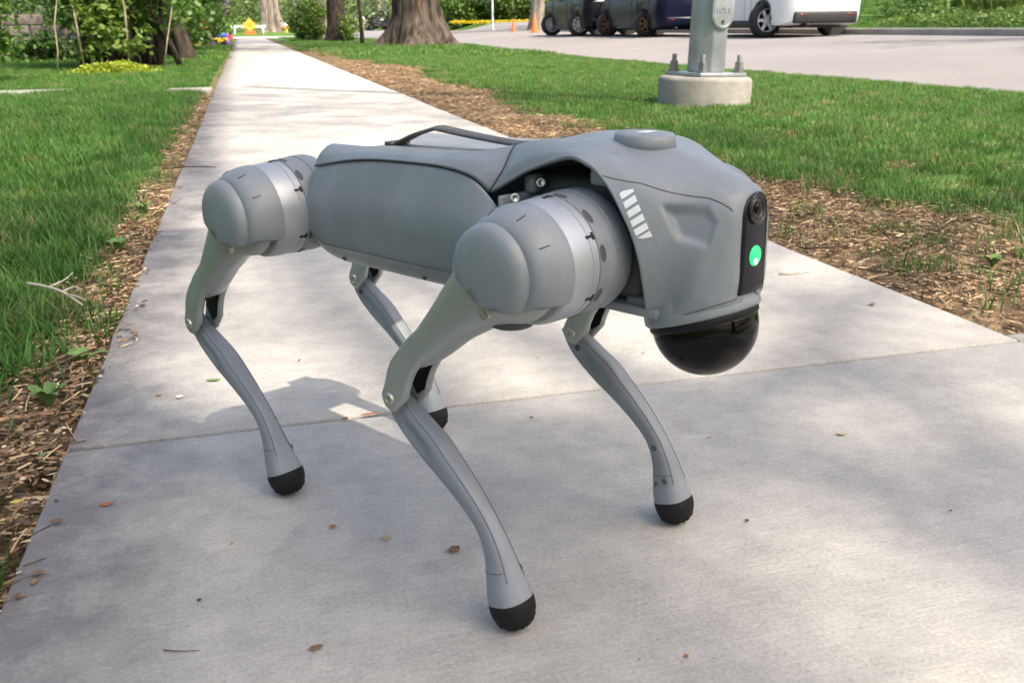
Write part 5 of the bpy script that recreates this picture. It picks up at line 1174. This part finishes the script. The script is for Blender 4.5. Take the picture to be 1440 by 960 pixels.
spots = [(-.09, .79), (-.12, 1.03), (.33, 1.13), (.30, 1.07), (.43, 1.36), (.52, 1.42), (.60, 1.33), (.66, 1.16), (.75, 1.08), (.83, 1.15), (.55, .98), (.62, .86), (.48, .78), (.43, .70), (.70, .74), (.36, .62), (.30, .60), (.27, .57), (.05, 1.45), (-.02, 1.55), (-.05, 1.75), (.02, 1.95), (-.10, 2.2), (.06, 2.05), (.90, 1.45), (1.0, 1.35), (.95, 1.75), (.85, 1.62), (.78, 1.5), (-.02, 1.62), (.02, 3.0), (.1, 3.3), (.5, 3.2), (.22, 4.0), (.75, 3.6), (.18, .95), (-.06, .90), (.42, .92)]
for k, (x, y) in enumerate(spots[::2]):
    leaf(x+random.uniform(-.02, .02), y+random.uniform(-.02, .02), random.uniform(.003, .006), random.uniform(.002, .004), random.uniform(0, 6.28), LM[random.choice((0, 6, 6, 4, 1))], 'tiny dry scrap of leaf or seed lying on the concrete', 'tiny scraps on the concrete', name='leaf_scrap')
def twig(name, pts, r_, m, label, forks=(), z=0):
    t = empty(name, (0, 0, 0), label=label, cat='twig'); MB().tube(cr(np.array(pts), 4), np.linspace(r_, r_*.45, (len(pts)-1)*4+1), 7).build('stem', m, t)
    for f in forks: MB().tube(cr(np.array(f), 4), np.linspace(r_*.7, r_*.25, (len(f)-1)*4+1), 6).build('fork', m, t)
    return t
m_tw = bark('twig_pale', (.38, .34, .27), (.62, .57, .48), 60, .4, .2); m_td = bark('twig_dark', (.05, .035, .025), (.14, .10, .07), 60, .4, .2)
twig('dry_twig', [(-.425, 1.852, .066), (-.39, 1.826, .064), (-.358, 1.800, .058), (-.318, 1.745, .045)], .0034, m_tw, 'pale forked dry twig lying on the lawn at the left', [[(-.385, 1.822, .063), (-.360, 1.838, .070), (-.345, 1.852, .080)], [(-.358, 1.800, .058), (-.338, 1.806, .064), (-.325, 1.796, .060)], [(-.345, 1.785, .055), (-.328, 1.765, .056), (-.312, 1.752, .05)]])
twig('dark_twig', [(-.350, 1.47, .014), (-.325, 1.50, .018), (-.300, 1.55, .015), (-.285, 1.58, .012)], .0026, m_td, 'dark thin twig on the mulch at the left', [[(-.325, 1.50, .018), (-.318, 1.53, .02), (-.315, 1.55, .018)]])
twig('dark_twig', [(-.33, 3.72, .02), (-.24, 3.76, .016), (-.14, 3.77, .008)], .004, m_td, 'dark twig poking from the mulch onto the sidewalk behind the robot')
twig('dark_twig', [(-.335, .905, .016), (-.305, .945, .020), (-.282, .985, .016)], .0045, m_td, 'thick dark twig on the mulch at the lower left', [[(-.305, .945, .020), (-.290, .948, .02)]])
twig('dark_twig', [(1.21, 1.86, .012), (1.27, 1.84, .016), (1.33, 1.86, .012)], .004, m_td, 'dark twig on the mulch edge at the right')
twig('dry_twig', [(1.05, 1.70, .004), (1.085, 1.69, .005), (1.13, 1.70, .004)], .0022, m_tw, 'pale bit of twig on the slab near the right edge', [[(1.07, 1.695, .005), (1.09, 1.71, .005)]])
twig('grass_stem', [(-.115, .735, .0015), (-.10, .728, .002), (-.085, .726, .0015)], .0006, m_td, 'hair thin dry grass stem on the slab at the lower left')
for k, (x, y, h, lb) in enumerate(((-.318, 1.385, .04, 'broad leaved green weed in the mulch near the joint'), (-.300, 1.56, .03, 'small round leaved weed in the mulch behind the broad leaved one'), (-.335, 2.40, .045, 'leafy green weed in the mulch beside the second joint'), (-.330, 2.95, .04, 'farther leafy weed at the mulch edge'), (1.52, 1.62, .03, 'small bright weed in the mulch at the right'))):
    t = empty('weed', (x, y, float(gz(x, y))), label=lb, cat='weed')
    for j in range(7):
        a = j*6.28/7+k+random.uniform(-.6, .6); l = random.uniform(.015, .045); V = []
        for s in np.linspace(0, 1, 6):
            w = .009*math.sin(math.pi*min(s*.9+.08, 1))
            for q in (-1, 0, 1): V.append((math.cos(a)*l*s-math.sin(a)*w*q, math.sin(a)*l*s+math.cos(a)*w*q, h*math.sin(s*2.0)*.8+.002*q*q))
        mesh('leaf', V, grid_faces(6, 3), mat('weed_green', (.11, .21, .045), .5, 0, .2, 40), t)
